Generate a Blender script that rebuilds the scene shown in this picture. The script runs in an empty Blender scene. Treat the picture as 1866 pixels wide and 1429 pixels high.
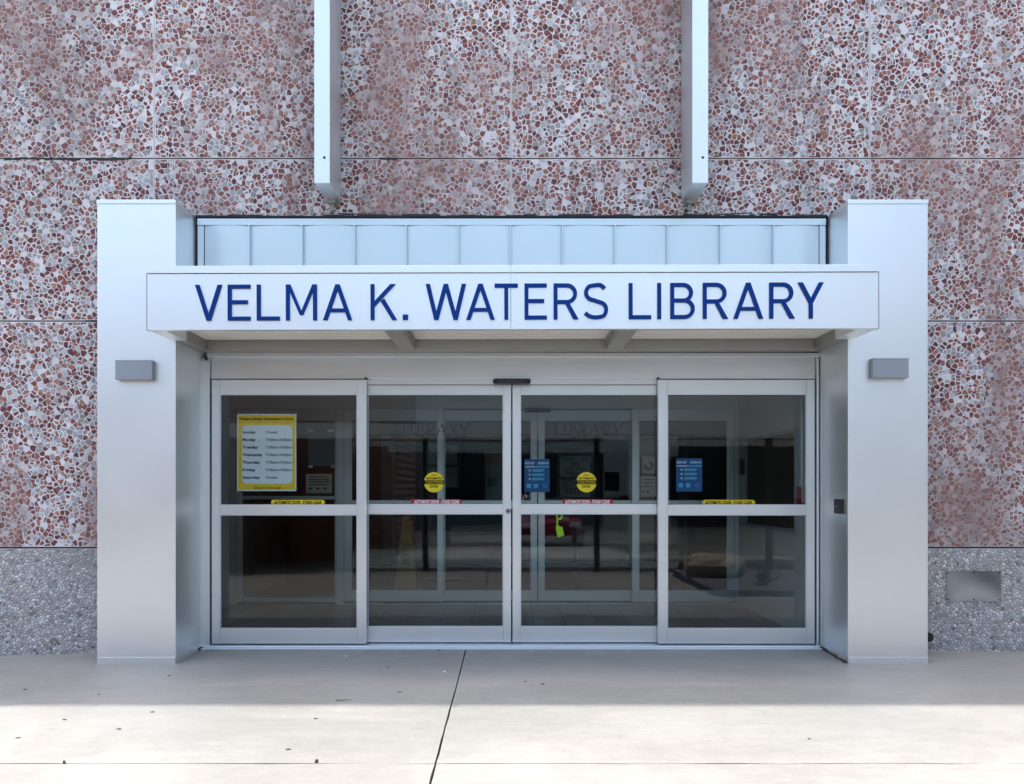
import bpy, math, random
from mathutils import Vector, Matrix, noise
from mathutils.geometry import delaunay_2d_cdt
random.seed(7)
C = bpy.context.scene.collection

# ------------------------------------------------------------------ camera, sky, sun, exposure
F, CX, CY, H, D0 = 1412.0, 931.0, 893.0, 1.2825, 6.354   # focal length and vanishing point in photo pixels, eye height, distance to the doors
cam = bpy.data.cameras.new('camera')
cam.sensor_fit = 'HORIZONTAL'; cam.sensor_width = 36.0; cam.lens = F/1866*36.0
cam.shift_x = (933-CX)/1866; cam.shift_y = (CY-714.5)/1866
cam.clip_start = 0.05; cam.clip_end = 2000
co = bpy.data.objects.new('camera', cam); C.objects.link(co)
co.location = (0, -D0, H); co.rotation_euler = (math.pi/2, 0, 0)
S = bpy.context.scene
S.camera = co
SUN_ELEV = math.radians(83.3)
w = bpy.data.worlds.new('World'); S.world = w; w.use_nodes = True
nt = w.node_tree; nt.nodes.clear()
sky = nt.nodes.new('ShaderNodeTexSky'); sky.sky_type = 'NISHITA'; sky.sun_disc = False
sky.sun_elevation = SUN_ELEV; sky.sun_rotation = 0.0; sky.air_density = 1.6; sky.dust_density = 6.5; sky.ozone_density = 3.5
bg = nt.nodes.new('ShaderNodeBackground'); bg.inputs['Strength'].default_value = 0.15
wo = nt.nodes.new('ShaderNodeOutputWorld')
nt.links.new(sky.outputs[0], bg.inputs[0]); nt.links.new(bg.outputs[0], wo.inputs[0])
sl = bpy.data.lights.new('sun', 'SUN'); sl.energy = 2.0; sl.angle = math.radians(0.7); sl.color = (1.0, 0.94, 0.86)
so = bpy.data.objects.new('sun', sl); C.objects.link(so); so.location = (0, 3, 20)
so.rotation_euler = (-(math.pi/2-SUN_ELEV), 0, 0)
S.view_settings.view_transform = 'Standard'; S.view_settings.look = 'None'
S.view_settings.exposure = 1.32; S.view_settings.gamma = 1.0; S.view_settings.use_curve_mapping = False
try:
    S.cycles.use_denoising = True; S.cycles.max_bounces = 10; S.cycles.diffuse_bounces = 5
    S.cycles.transparent_max_bounces = 24; S.cycles.sample_clamp_indirect = 6.0
    S.cycles.caustics_reflective = False; S.cycles.caustics_refractive = False
except Exception: pass

def PX(px, Y): return (px-CX)*(Y+D0)/F
def PZ(py, Y): return H+(CY-py)*(Y+D0)/F

# ------------------------------------------------------------------ mesh helpers
class MB:
    def __init__(s): s.v = []; s.f = []; s.c = []
    def face(s, pts, col=None):
        n = len(s.v); s.v += [tuple(p) for p in pts]; s.f.append(tuple(range(n, n+len(pts)))); s.c.append(col)
    def box(s, x0, x1, y0, y1, z0, z1, col=None):
        n = len(s.v)
        s.v += [(x0,y0,z0),(x1,y0,z0),(x1,y1,z0),(x0,y1,z0),(x0,y0,z1),(x1,y0,z1),(x1,y1,z1),(x0,y1,z1)]
        for q in ((0,3,2,1),(4,5,6,7),(0,1,5,4),(1,2,6,5),(2,3,7,6),(3,0,4,7)):
            s.f.append(tuple(n+i for i in q)); s.c.append(col)
        return s
    def hexa(s, p):          # 8 points, bottom ring then top ring
        n = len(s.v); s.v += [tuple(q) for q in p]
        for q in ((0,3,2,1),(4,5,6,7),(0,1,5,4),(1,2,6,5),(2,3,7,6),(3,0,4,7)):
            s.f.append(tuple(n+i for i in q)); s.c.append(None)
        return s
    def cyl(s, a, b, r0, r1=None, n=16):
        a = Vector(a); b = Vector(b); r1 = r0 if r1 is None else r1
        d = (b-a).normalized(); u = d.orthogonal().normalized(); w_ = d.cross(u)
        k = len(s.v)
        for i in range(n):
            t = 2*math.pi*i/n; e = u*math.cos(t)+w_*math.sin(t)
            s.v.append(tuple(a+e*r0)); s.v.append(tuple(b+e*r1))
        for i in range(n):
            j = (i+1) % n; s.f.append((k+2*i, k+2*j, k+2*j+1, k+2*i+1)); s.c.append(None)
        s.f.append(tuple(k+2*i for i in reversed(range(n)))); s.c.append(None)
        s.f.append(tuple(k+2*i+1 for i in range(n))); s.c.append(None)
        return s
    def shape(s, polys, y0, y1):     # union of 2D polygons in the x-z plane, extruded from y0 (front) to y1
        vs, fs = [], []
        for p in polys:
            k = len(vs); vs += [Vector((a, b)) for a, b in p]
            area = sum(p[i][0]*p[(i+1) % len(p)][1]-p[(i+1) % len(p)][0]*p[i][1] for i in range(len(p)))
            idx = list(range(k, k+len(p))); fs.append(idx if area > 0 else idx[::-1])
        ov, oe, of_, a1, a2, fo = delaunay_2d_cdt(vs, [], fs, 0, 1e-6)
        of = [t for t, q in zip(of_, fo) if len(q)]
        n = len(s.v); m = len(ov)
        s.v += [(p[0], y0, p[1]) for p in ov]+[(p[0], y1, p[1]) for p in ov]
        edges = {}
        for t in of:
            t = list(t)
            ar = sum(ov[t[i]][0]*ov[t[(i+1) % 3]][1]-ov[t[(i+1) % 3]][0]*ov[t[i]][1] for i in range(3))
            if ar < 0: t = t[::-1]
            s.f.append(tuple(n+i for i in t)); s.c.append(None)
            s.f.append(tuple(n+m+i for i in t[::-1])); s.c.append(None)
            for i in range(3):
                e = (t[i], t[(i+1) % 3]); edges[e] = 1
        for (a, b) in edges:
            if (b, a) not in edges:
                s.f.append((n+b, n+a, n+m+a, n+m+b)); s.c.append(None)
        return s

def link(name, data, parent=None):
    o = bpy.data.objects.new(name, data); C.objects.link(o)
    if parent is not None: o.parent = parent
    return o
def tag(o, label=None, cat=None, group=None, kind=None):
    if label: o['label'] = label
    if cat: o['category'] = cat
    if group: o['group'] = group
    if kind: o['kind'] = kind
    return o
def thing(name, label, cat, loc=(0,0,0), group=None):
    o = link(name, None); o.location = loc; o.empty_display_size = 0.1
    return tag(o, label, cat, group)
def obj(name, mb, m, parent=None, bevel=0.0, smooth=False, off=None):
    me = bpy.data.meshes.new(name); me.from_pydata(mb.v, [], mb.f); me.update()
    if any(c is not None for c in mb.c):
        at = me.attributes.new('tint', 'FLOAT_COLOR', 'FACE')
        buf = []
        for c in mb.c: buf += list(c or (1,1,1))+[1.0]
        at.data.foreach_set('color', buf)
    me.materials.append(m)
    if smooth: me.polygons.foreach_set('use_smooth', [True]*len(me.polygons))
    o = link(name, me, parent)
    if parent is not None and off is None:      # vertices are world coordinates, the thing's Empty is not at the origin
        p = parent; L = Vector((0,0,0))
        while p is not None: L += p.location; p = p.parent
        o.location = -L
    if off is not None: o.location = off
    if bevel:
        b = o.modifiers.new('edge', 'BEVEL'); b.width = bevel; b.segments = 2; b.limit_method = 'ANGLE'
    return o
def text_mesh(body, size, font_bold=0.0):
    c = bpy.data.curves.new('txt', 'FONT'); c.body = body; c.size = size; c.extrude = 0.0004; c.offset = font_bold; c.resolution_u = 3
    t = bpy.data.objects.new('txt', c); me = bpy.data.meshes.new_from_object(t)
    bpy.data.objects.remove(t); return me
def text(body, x, z, Y, width, height, m, parent, bold=0.0, align='L'):
    """flat printed lettering facing -Y, fitted to a width and a cap height"""
    me = text_mesh(body, 1.0, bold)
    xs = [v.co.x for v in me.vertices]; ys = [v.co.y for v in me.vertices]
    caps = text_mesh('H', 1.0); ch = max(v.co.y for v in caps.vertices)
    sx = width/(max(xs)-min(xs)) if width else height/ch
    sz = height/ch; x0 = min(xs)
    ox = x if align == 'L' else x-(max(xs)-x0)*sx/2
    for v in me.vertices: v.co = (ox+(v.co.x-x0)*sx, Y+v.co.z*-1.0, z+v.co.y*sz)
    me.materials.append(m); me.name = 'lettering'
    o = link('lettering', me, parent)
    p = parent; L = Vector((0,0,0))
    while p is not None: L += p.location; p = p.parent
    o.location = -L
    return o
def rrect(x0, x1, z0, z1, r, n=6):
    pts = []
    for cx, cz, a0 in ((x1-r, z1-r, 0), (x0+r, z1-r, 90), (x0+r, z0+r, 180), (x1-r, z0+r, 270)):
        for i in range(n+1):
            a = math.radians(a0+90*i/n); pts.append((cx+r*math.cos(a), cz+r*math.sin(a)))
    return pts
def disc(cx, cz, r, n=40, a0=0, a1=360):
    return [(cx+r*math.cos(math.radians(a0+(a1-a0)*i/n)), cz+r*math.sin(math.radians(a0+(a1-a0)*i/n))) for i in range(n+(0 if a1-a0 == 360 else 1))]

# ------------------------------------------------------------------ material helpers
def mat(name, col=(.5,.5,.5), rough=.5, metal=0.0, spec=.5):
    m = bpy.data.materials.new(name); m.use_nodes = True
    b = m.node_tree.nodes['Principled BSDF']
    b.inputs['Base Color'].default_value = (*col, 1); b.inputs['Roughness'].default_value = rough
    b.inputs['Metallic'].default_value = metal; b.inputs['Specular IOR Level'].default_value = spec
    return m
class NT:
    def __init__(s, m): s.t = m.node_tree; s.b = s.t.nodes['Principled BSDF']
    def n(s, typ, **kw):
        o = s.t.nodes.new(typ)
        for k, v in kw.items(): setattr(o, k, v)
        return o
    def l(s, a, b): s.t.links.new(a, b)
    def pos(s, scale=(1,1,1)):
        g = s.n('ShaderNodeNewGeometry'); m = s.n('ShaderNodeMapping'); m.inputs['Scale'].default_value = scale
        s.l(g.outputs['Position'], m.inputs['Vector']); return m.outputs[0]
    def noise(s, scale, detail=4, rough=.55, vec=None, dist=0.0):
        o = s.n('ShaderNodeTexNoise'); o.inputs['Scale'].default_value = scale; o.inputs['Detail'].default_value = detail
        o.inputs['Roughness'].default_value = rough; o.inputs['Distortion'].default_value = dist
        s.l(vec or s.pos(), o.inputs['Vector']); return o.outputs['Fac']
    def ramp(s, fac, stops):
        r = s.n('ShaderNodeValToRGB'); e = r.color_ramp.elements
        while len(e) < len(stops): e.new(.5)
        for q, (p, c) in zip(e, stops):
            q.position = p; q.color = (c, c, c, 1) if isinstance(c, (int, float)) else (*c, 1)
        s.l(fac, r.inputs[0]); return r.outputs[0]
    def mix(s, fac, a, b, typ='MIX'):
        o = s.n('ShaderNodeMix', data_type='RGBA', blend_type=typ)
        for sock, v in ((o.inputs[0], fac), (o.inputs[6], a), (o.inputs[7], b)):
            if isinstance(v, (int, float)): sock.default_value = v
            elif isinstance(v, tuple): sock.default_value = (*v, 1)
            else: s.l(v, sock)
        return o.outputs[2]
    def math(s, op, a, b=0.0):
        o = s.n('ShaderNodeMath', operation=op)
        for sock, v in ((o.inputs[0], a), (o.inputs[1], b)):
            if isinstance(v, (int, float)): sock.default_value = v
            else: s.l(v, sock)
        return o.outputs[0]
    def color(s, c): s.l(c, s.b.inputs['Base Color'])
    def rough(s, c): s.l(c, s.b.inputs['Roughness'])
    def bump(s, h, strength=.3, dist=.01):
        o = s.n('ShaderNodeBump'); o.inputs['Strength'].default_value = strength; o.inputs['Distance'].default_value = dist
        s.l(h, o.inputs['Height']); s.l(o.outputs[0], s.b.inputs['Normal'])

def metal(name, col, rough, met, dirt=.12, streak=True):
    m = mat(name, col, rough, met); t = NT(m)
    n1 = t.noise(1.3, 5, .6, t.pos((1, 1, .35))); n2 = t.noise(60, 3, .5)
    c = t.mix(t.ramp(n1, [(.35, 0.0), (.75, dirt)]), col, tuple(x*.72 for x in col))
    c = t.mix(t.ramp(n2, [(.62, 0.0), (.8, dirt*.6)]), c, tuple(x*.6 for x in col)); t.color(c)
    t.rough(t.ramp(t.noise(2.2, 4), [(.3, rough-.02), (.7, rough+.03)]))
    t.bump(t.noise(3.0, 2), .03, .02)
    return m
M_PORTAL = metal('painted_aluminium', (.90,.955,.985), .43, .96, .05)
M_CLAD = metal('cladding_metal', (.66,.75,.80), .33, .85, .08)
M_DOOR = metal('anodised_aluminium', (.78,.84,.88), .38, .75, .1)
M_LAMP = metal('grey_lamp_metal', (.33,.37,.42), .45, .3)
M_STEEL = metal('brushed_steel_plate', (.31,.34,.39), .2, .95)
M_FIN = metal('fin_metal', (.84,.90,.93), .42, .95, .25)
M_SOFFIT = mat('soffit_white', (.90,.88,.84), .6)
M_FRAME = metal('grey_canopy_frame', (.40,.395,.38), .5, .35)
M_BLACK = mat('black_plastic', (.012,.012,.015), .4)
M_DARK = mat('dark_sealant', (.02,.02,.024), .7)
M_RUBBER = mat('rubber_seal', (.015,.015,.017), .6)
M_BLUE = mat('blue_letter_paint', (.0,.036,.225), .6, 0, .15)
M_NAVY = mat('navy_vinyl', (.001,.006,.032), .6, 0, .2)
M_WHITE = mat('white_paper', (.80,.81,.85), .7)
M_CREAM = mat('cream_paper', (.55,.53,.46), .8)
M_YELLOW = mat('yellow_print', (.88,.56,.01), .55)
M_STICK = mat('yellow_sticker', (.72,.60,.01), .5)
M_RED = mat('red_sticker', (.42,.008,.02), .5)
M_INK = mat('dark_ink', (.005,.006,.014), .8, 0, .1)
M_POSTER = mat('blue_poster', (.010,.085,.26), .6)
M_SKYINK = mat('light_blue_ink', (.12,.42,.62), .6)
M_ORANGE = mat('orange_print', (.55,.16,.03), .6)
M_CONE = mat('safety_yellow', (.80,.40,.02), .5)
M_LIME = mat('lime_nylon', (.38,.75,.01), .5)
M_TEAL = mat('teal_film', (.05,.16,.19), .3)
M_BROWN = mat('brown_board', (.055,.035,.022), .6)
M_RUST = mat('rust', (.10,.065,.05), .85)
M_LEAF = mat('dry_leaf', (.085,.07,.055), .8)
M_GRIT = mat('white_grit', (.75,.75,.75), .8)
M_CAULK = mat('pale_caulk', (.46,.46,.48), .7)

M_GLASS = bpy.data.materials.new('tinted_glass'); M_GLASS.use_nodes = True
def glass_nodes(m, tint, ior=2.0):
    t = m.node_tree; t.nodes.clear()
    o = t.nodes.new('ShaderNodeOutputMaterial'); mx = t.nodes.new('ShaderNodeMixShader')
    tr = t.nodes.new('ShaderNodeBsdfTransparent'); tr.inputs[0].default_value = (*tint, 1)
    gl = t.nodes.new('ShaderNodeBsdfGlossy'); gl.inputs['Roughness'].default_value = 0.0; gl.inputs[0].default_value = (.95,.97,1,1)
    fr = t.nodes.new('ShaderNodeFresnel'); fr.inputs[0].default_value = ior
    ge = t.nodes.new('ShaderNodeNewGeometry'); ma = t.nodes.new('ShaderNodeMath'); ma.operation = 'MULTIPLY'
    inv = t.nodes.new('ShaderNodeMath'); inv.operation = 'SUBTRACT'; inv.inputs[0].default_value = 1.0
    nz = t.nodes.new('ShaderNodeTexNoise'); nz.inputs['Scale'].default_value = 1.1; nz.inputs['Detail'].default_value = 1
    bp = t.nodes.new('ShaderNodeBump'); bp.inputs['Strength'].default_value = .05; bp.inputs['Distance'].default_value = .02
    t.links.new(ge.outputs['Position'], nz.inputs['Vector']); t.links.new(nz.outputs['Fac'], bp.inputs['Height'])
    t.links.new(bp.outputs[0], gl.inputs['Normal'])
    t.links.new(ge.outputs['Backfacing'], inv.inputs[1]); t.links.new(fr.outputs[0], ma.inputs[0]); t.links.new(inv.outputs[0], ma.inputs[1])
    t.links.new(ma.outputs[0], mx.inputs[0]); t.links.new(tr.outputs[0], mx.inputs[1]); t.links.new(gl.outputs[0], mx.inputs[2])
    t.links.new(mx.outputs[0], o.inputs[0])
glass_nodes(M_GLASS, (.86,.92,.93), 1.57)

def stain(t):     # shared weathering pattern on the facade, fixed in the wall's own position
    a = t.noise(.9, 5, .6, t.pos((1, 1, .55)), .6)
    b = t.noise(3.5, 4, .6, t.pos((1, 1, .5)))
    return t.ramp(t.math('ADD', t.math('MULTIPLY', a, .75), t.math('MULTIPLY', b, .25)), [(.48, 0.0), (.62, 1.0)])
def soot(t):      # dark rain streaks
    a = t.noise(1.0, 5, .6, t.pos((1.5, 1, .28)), .4); b = t.noise(.45, 3, .5, t.pos((1, 1, .6)))
    return t.ramp(t.math('ADD', t.math('MULTIPLY', a, .6), t.math('MULTIPLY', b, .4)), [(.50, 0.0), (.68, .5)])
M_MATRIX = mat('white_cement_matrix', (.72,.72,.75), .75); t = NT(M_MATRIX)
c = t.mix(t.noise(30, 4, .6), (.86,.86,.89), (.62,.61,.65))
c = t.mix(t.math('MULTIPLY', stain(t), .85), c, (.40,.275,.26)); t.color(t.mix(soot(t), c, (.17,.15,.145))); t.bump(t.noise(160, 3), .3, .004)
M_STONE = mat('aggregate_stone', (.3,.12,.1), .65, 0, .25); t = NT(M_STONE)
at = t.n('ShaderNodeAttribute', attribute_name='tint')
c = t.mix(t.ramp(t.noise(70, 4, .7), [(.45, 0.0), (.8, .25)]), at.outputs['Color'], (.42,.33,.33))
c = t.mix(t.math('MULTIPLY', stain(t), .55), c, (.38,.245,.23)); t.color(t.mix(t.math('MULTIPLY', soot(t), .7), c, (.11,.09,.085)))
M_PLINTH = mat('plinth_mortar', (.2,.2,.22), .85); t = NT(M_PLINTH)
t.color(t.mix(t.noise(25, 4), (.42,.42,.45), (.25,.25,.27))); t.bump(t.noise(150, 3), .4, .004)
M_PEBBLE = mat('plinth_pebble', (.4,.4,.42), .55); t = NT(M_PEBBLE)
at = t.n('ShaderNodeAttribute', attribute_name='tint')
c = t.mix(t.ramp(t.noise(90, 3), [(.35, 0.0), (.8, .3)]), at.outputs['Color'], (.2,.2,.22))
t.color(t.mix(t.ramp(t.noise(1.6, 5, .65), [(.5, 0.0), (.7, .35)]), c, (.30,.285,.28)))
M_UPPER = mat('upper_aggregate', (.4,.3,.3), .7); t = NT(M_UPPER)
vo = t.n('ShaderNodeTexVoronoi'); vo.inputs['Scale'].default_value = 24; t.l(t.pos(), vo.inputs['Vector'])
sp = t.n('ShaderNodeSeparateColor'); t.l(vo.outputs['Color'], sp.inputs[0])
c = t.ramp(sp.outputs[0], [(0, (.22,.07,.06)), (.45, (.38,.37,.39)), (.75, (.70,.70,.73)), (1, (.34,.17,.14))]); t.color(c)

M_CONC = mat('concrete', (.5,.48,.44), .6); t = NT(M_CONC)
f1 = t.noise(16, 7, .75, t.pos((.5, 1.0, 1))); f2 = t.noise(1.7, 6, .65, t.pos((.45, 1, 1)), .5); f3 = t.noise(.9, 5, .6, t.pos((.6, 1, 1)), 1.0)
c = t.mix(t.ramp(f1, [(.30, 0.0), (.70, 1.0)]), (.283,.282,.270), (.366,.363,.347))
c = t.mix(t.ramp(f2, [(.42, 0.0), (.70, .55)]), c, (.262,.259,.247))
c = t.mix(t.ramp(f3, [(.50, 0.0), (.66, .5)]), c, (.392,.390,.376))
c = t.mix(t.ramp(t.noise(95, 3, .6), [(.60, 0.0), (.72, .55)]), c, (.2,.195,.185))
c = t.mix(t.ramp(t.noise(55, 2, .5, t.pos((.5, 1, 1))), [(.64, 0.0), (.72, .5)]), c, (.45,.44,.42)); t.color(c)
t.rough(t.ramp(f3, [(.35, .38), (.65, .62)])); t.bump(t.noise(70, 6, .75, t.pos((.4, 1, 1))), .5, .006)
M_GROUND = mat('ground_asphalt', (.08,.08,.08), .9); t = NT(M_GROUND); t.color(t.mix(t.noise(20, 5), (.05,.05,.05), (.11,.105,.10)))
M_TILE = mat('brown_floor_tile', (.19,.16,.14), .35); t = NT(M_TILE)
oi = t.n('ShaderNodeObjectInfo'); c = t.mix(oi.outputs['Random'], (.24,.20,.17), (.30,.255,.22)); t.color(t.mix(t.noise(18, 5), c, (.15,.12,.105)))
M_GROUT = mat('dark_grout', (.07,.06,.05), .9)
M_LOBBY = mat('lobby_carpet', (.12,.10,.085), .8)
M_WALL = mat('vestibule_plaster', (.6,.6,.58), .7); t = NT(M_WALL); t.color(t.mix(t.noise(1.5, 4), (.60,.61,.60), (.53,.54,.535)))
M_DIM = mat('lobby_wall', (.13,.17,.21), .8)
M_DESK = mat('desk_laminate', (.03,.045,.065), .5)
M_DESKTOP = mat('desk_panel_grey', (.22,.23,.24), .6)
M_PILLAR = mat('pale_pillar_paint', (.40,.48,.58), .6)
M_BRICK = mat('brick', (.2,.08,.06), .8); t = NT(M_BRICK)
br = t.n('ShaderNodeTexBrick'); br.inputs['Scale'].default_value = 1.0; br.inputs['Brick Width'].default_value = .2; br.inputs['Row Height'].default_value = .075
br.inputs['Mortar Size'].default_value = .006; br.inputs['Color1'].default_value = (.20,.06,.045,1); br.inputs['Color2'].default_value = (.13,.045,.035,1); br.inputs['Mortar'].default_value = (.35,.31,.28,1)
mp = t.n('ShaderNodeMapping'); mp.inputs['Rotation'].default_value = (math.pi/2, 0, 0); g = t.n('ShaderNodeNewGeometry'); t.l(g.outputs['Position'], mp.inputs[0]); t.l(mp.outputs[0], br.inputs['Vector']); t.color(br.outputs['Color'])
M_CANOPY = mat('walkway_white_metal', (.78,.80,.82), .5)
M_POST = mat('dark_steel_post', (.03,.035,.04), .5)
M_DKGLASS = mat('dark_window', (.01,.013,.017), .08)
M_CAR = mat('red_car_paint', (.20,.008,.03), .25)
M_CARLAMP = mat('headlamp_lens', (.6,.7,.75), .1)
M_AGAVE = mat('agave_leaf', (.11,.125,.06), .55)
M_ROCK = mat('limestone_boulder', (.46,.40,.31), .85); t = NT(M_ROCK); t.color(t.mix(t.noise(6, 5), (.48,.42,.33), (.30,.26,.21))); t.bump(t.noise(12, 5), .6, .03)
M_GRAVEL = mat('blue_grey_gravel', (.16,.18,.22), .9); t = NT(M_GRAVEL); t.color(t.mix(t.noise(60, 4), (.09,.1,.13), (.26,.28,.32))); t.bump(t.noise(60, 3), 1, .02)

# ------------------------------------------------------------------ key planes
YW = -0.161       # face of the aggregate wall
YP = -0.555       # front of the piers
YF = -0.950       # front of the sign fascia
def gz(X, Y):     # pavement height
    z = 0.0
    if Y < 0: z -= 0.036*min(-Y, .555)
    if Y < -.555: z -= 0.010*(-Y-.555)
    if X < -2.95 and Y < 0.2: z -= 0.034*min(-X-2.95, 2.0)
    return z

# ------------------------------------------------------------------ ground and pavement
g = MB(); g.face([(-150,-150,-.34),(150,-150,-.34),(150,150,-.34),(-150,150,-.34)])
tag(obj('ground', g, M_GROUND), 'dark ground lying below the pavement and buildings', kind='structure')
pave = tag(link('pavement', None), 'pale concrete pavement in front of the entrance', kind='structure')
xs_ = [-15.4, -10.36, -5.36, -.365, 4.64, 9.64, 15.4]; ys_ = [-13.0, -10.2, -7.7, -5.15, -2.602, .02]
for i in range(len(xs_)-1):
    for j in range(len(ys_)-1):
        x0, x1, y0, y1 = xs_[i]+.005, xs_[i+1]-.005, ys_[j]+.003, ys_[j+1]-.003
        nx, ny = max(2, int((x1-x0)/.2)), max(2, int((y1-y0)/.14)); b = MB(); rr = random.Random(i*9+j)
        for iy in range(ny+1):
            for ix in range(nx+1):
                x = x0+(x1-x0)*ix/nx; y = y0+(y1-y0)*iy/ny
                if ix in (0, nx): x += rr.uniform(-.002, .002)
                if iy in (0, ny): y += rr.uniform(-.0016, .0016)
                z = gz(x, y)
                if ix in (0, nx) or iy in (0, ny): z -= rr.uniform(.001, .004)
                b.v.append((x, y, z))
        for iy in range(ny):
            for ix in range(nx):
                k = iy*(nx+1)+ix; b.f.append((k, k+1, k+nx+2, k+nx+1)); b.c.append(None)
        ring = [ix for ix in range(nx)]+[iy*(nx+1)+nx for iy in range(ny)]+[ny*(nx+1)+ix for ix in range(nx, 0, -1)]+[iy*(nx+1) for iy in range(ny, 0, -1)]
        base = len(b.v)
        for k in ring: x, y, z = b.v[k]; b.v.append((x, y, z-.13))
        for q in range(len(ring)):
            r = (q+1) % len(ring); b.f.append((ring[r], ring[q], base+q, base+r)); b.c.append(None)
        obj('slab', b, M_CONC, pave)

# ------------------------------------------------------------------ stones set into the wall panels
def scatter(x0, x1, z0, z1, rmin, rmax, seed, holes=()):
    R = random.Random(seed); cell = rmax; grid = {}; pts = []
    area = (x1-x0)*(z1-z0); tries = int(area/(rmin*rmin)*2.2)
    for k in range(tries):
        x = R.uniform(x0, x1); z = R.uniform(z0, z1)
        if any(h[0] < x < h[1] and h[2] < z < h[3] for h in holes): continue
        f = k/tries; r = rmax+(rmin-rmax)*min(1, f*2.2) if f < .45 else rmin*R.uniform(1, 1.15)
        gx, gz_ = int(x/cell), int(z/cell); ok = True
        for a in (gx-1, gx, gx+1):
            for b in (gz_-1, gz_, gz_+1):
                for (px, pz) in grid.get((a, b), ()):
                    if (px-x)**2+(pz-z)**2 < r*r: ok = False; break
                if not ok: break
            if not ok: break
        if ok: grid.setdefault((gx, gz_), []).append((x, z)); pts.append((x, z))
    return pts
def cells(pts, x0, x1, z0, z1, pad):
    n = len(pts); ext = list(pts); st = pad*.8
    k = int((x1-x0)/st)
    for i in range(k+1): ext += [(x0+(x1-x0)*i/k, z0-pad), (x0+(x1-x0)*i/k, z1+pad)]
    k = int((z1-z0)/st)
    for i in range(k+1): ext += [(x0-pad, z0+(z1-z0)*i/k), (x1+pad, z0+(z1-z0)*i/k)]
    ov, oe, of, ovo, oeo, ofo = delaunay_2d_cdt([Vector(p) for p in ext], [], [], 0, 1e-7)
    ring = {}
    for (a, b, c) in of:
        A, B, D = ov[a], ov[b], ov[c]
        d = 2*(A.x*(B.y-D.y)+B.x*(D.y-A.y)+D.x*(A.y-B.y))
        if abs(d) < 1e-12: continue
        a2, b2, d2 = A.length_squared, B.length_squared, D.length_squared
        u = ((a2*(B.y-D.y)+b2*(D.y-A.y)+d2*(A.y-B.y))/d, (a2*(D.x-B.x)+b2*(A.x-D.x)+d2*(B.x-A.x))/d)
        for q in (a, b, c): ring.setdefault(q, []).append(u)
    e = .004; out = []
    for i, o in enumerate(ovo):
        if not o or o[0] >= n or i not in ring: continue
        p = ov[i]
        r = sorted(ring[i], key=lambda u: math.atan2(u[1]-p.y, u[0]-p.x))
        r = [(min(max(u[0], x0+e), x1-e), min(max(u[1], z0+e), z1-e)) for u in r]
        if any((u[0]-p.x)**2+(u[1]-p.y)**2 > (pad*2.2)**2 for u in r): continue
        out.append(r)
    return out
def area2(p): return abs(sum(p[i][0]*p[(i+1) % len(p)][1]-p[(i+1) % len(p)][0]*p[i][1] for i in range(len(p))))/2
def inset(p, d):
    """move every side of a convex polygon inwards by d; None when it vanishes"""
    n = len(p); cx = sum(q[0] for q in p)/n; cz = sum(q[1] for q in p)/n
    poly = p
    for i in range(n):
        ax, az = p[i]; bx, bz = p[(i+1) % n]; ex, ez = bx-ax, bz-az; L = math.hypot(ex, ez)
        if L < 1e-6: continue
        nx, nz = -ez/L, ex/L
        di = d*random.uniform(.35, 1.65)
        if random.random() < .06: di += d*1.6
        new = []; m = len(poly)
        for j in range(m):
            s0 = poly[j]; s1 = poly[(j+1) % m]
            t0 = (s0[0]-ax)*nx+(s0[1]-az)*nz-di; t1 = (s1[0]-ax)*nx+(s1[1]-az)*nz-di
            if t0 >= 0: new.append(s0)
            if (t0 >= 0) != (t1 >= 0):
                f = t0/(t0-t1); new.append((s0[0]+(s1[0]-s0[0])*f, s0[1]+(s1[1]-s0[1])*f))
        poly = new
        if len(poly) < 3: return None
    out = []
    for q in poly:
        if not out or math.hypot(q[0]-out[-1][0], q[1]-out[-1][1]) > .0012: out.append(q)
    if len(out) > 2 and math.hypot(out[0][0]-out[-1][0], out[0][1]-out[-1][1]) < .0012: out.pop()
    return out if len(out) >= 3 else None
STONE_COLS = [((.200,.056,.050), 24), ((.145,.042,.044), 13), ((.27,.090,.070), 14), ((.37,.17,.14), 12), ((.10,.032,.034), 6),
              ((.37,.37,.40), 13), ((.46,.47,.51), 9), ((.29,.29,.32), 8), ((.30,.29,.26), 5), ((.62,.63,.67), 6), ((.30,.16,.08), 3)]
PEB_COLS = [((.58,.585,.59), 22), ((.50,.505,.51), 22), ((.38,.383,.385), 12), ((.68,.69,.69), 14), ((.80,.81,.81), 8), ((.46,.42,.40), 8), ((.24,.19,.18), 2)]
def pick(cols):
    c = random.choices([q[0] for q in cols], [q[1] for q in cols])[0]; f = random.uniform(.82, 1.2)
    return tuple(min(.9, x*f*random.uniform(.95, 1.05)) for x in c)
def add_stone(b, p, h, col, dome=False):
    n = len(p); cx = sum(q[0] for q in p)/n; cz = sum(q[1] for q in p)/n; k = len(b.v)
    sh = .80 if dome else .90
    for q in p: b.v.append((q[0], YW+.0015, q[1]))
    for q in p: b.v.append((cx+(q[0]-cx)*sh, YW-h*random.uniform(.7, 1.0), cz+(q[1]-cz)*sh))
    if dome:
        b.v.append((cx, YW-h*1.6, cz))
        for i in range(n): b.f.append((k+n+i, k+n+(i+1) % n, k+2*n)); b.c.append(col)
    else: b.f.append(tuple(range(k+n, k+2*n))); b.c.append(col)
    for i in range(n): j = (i+1) % n; b.f.append((k+i, k+j, k+n+j, k+n+i)); b.c.append(col)

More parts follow.
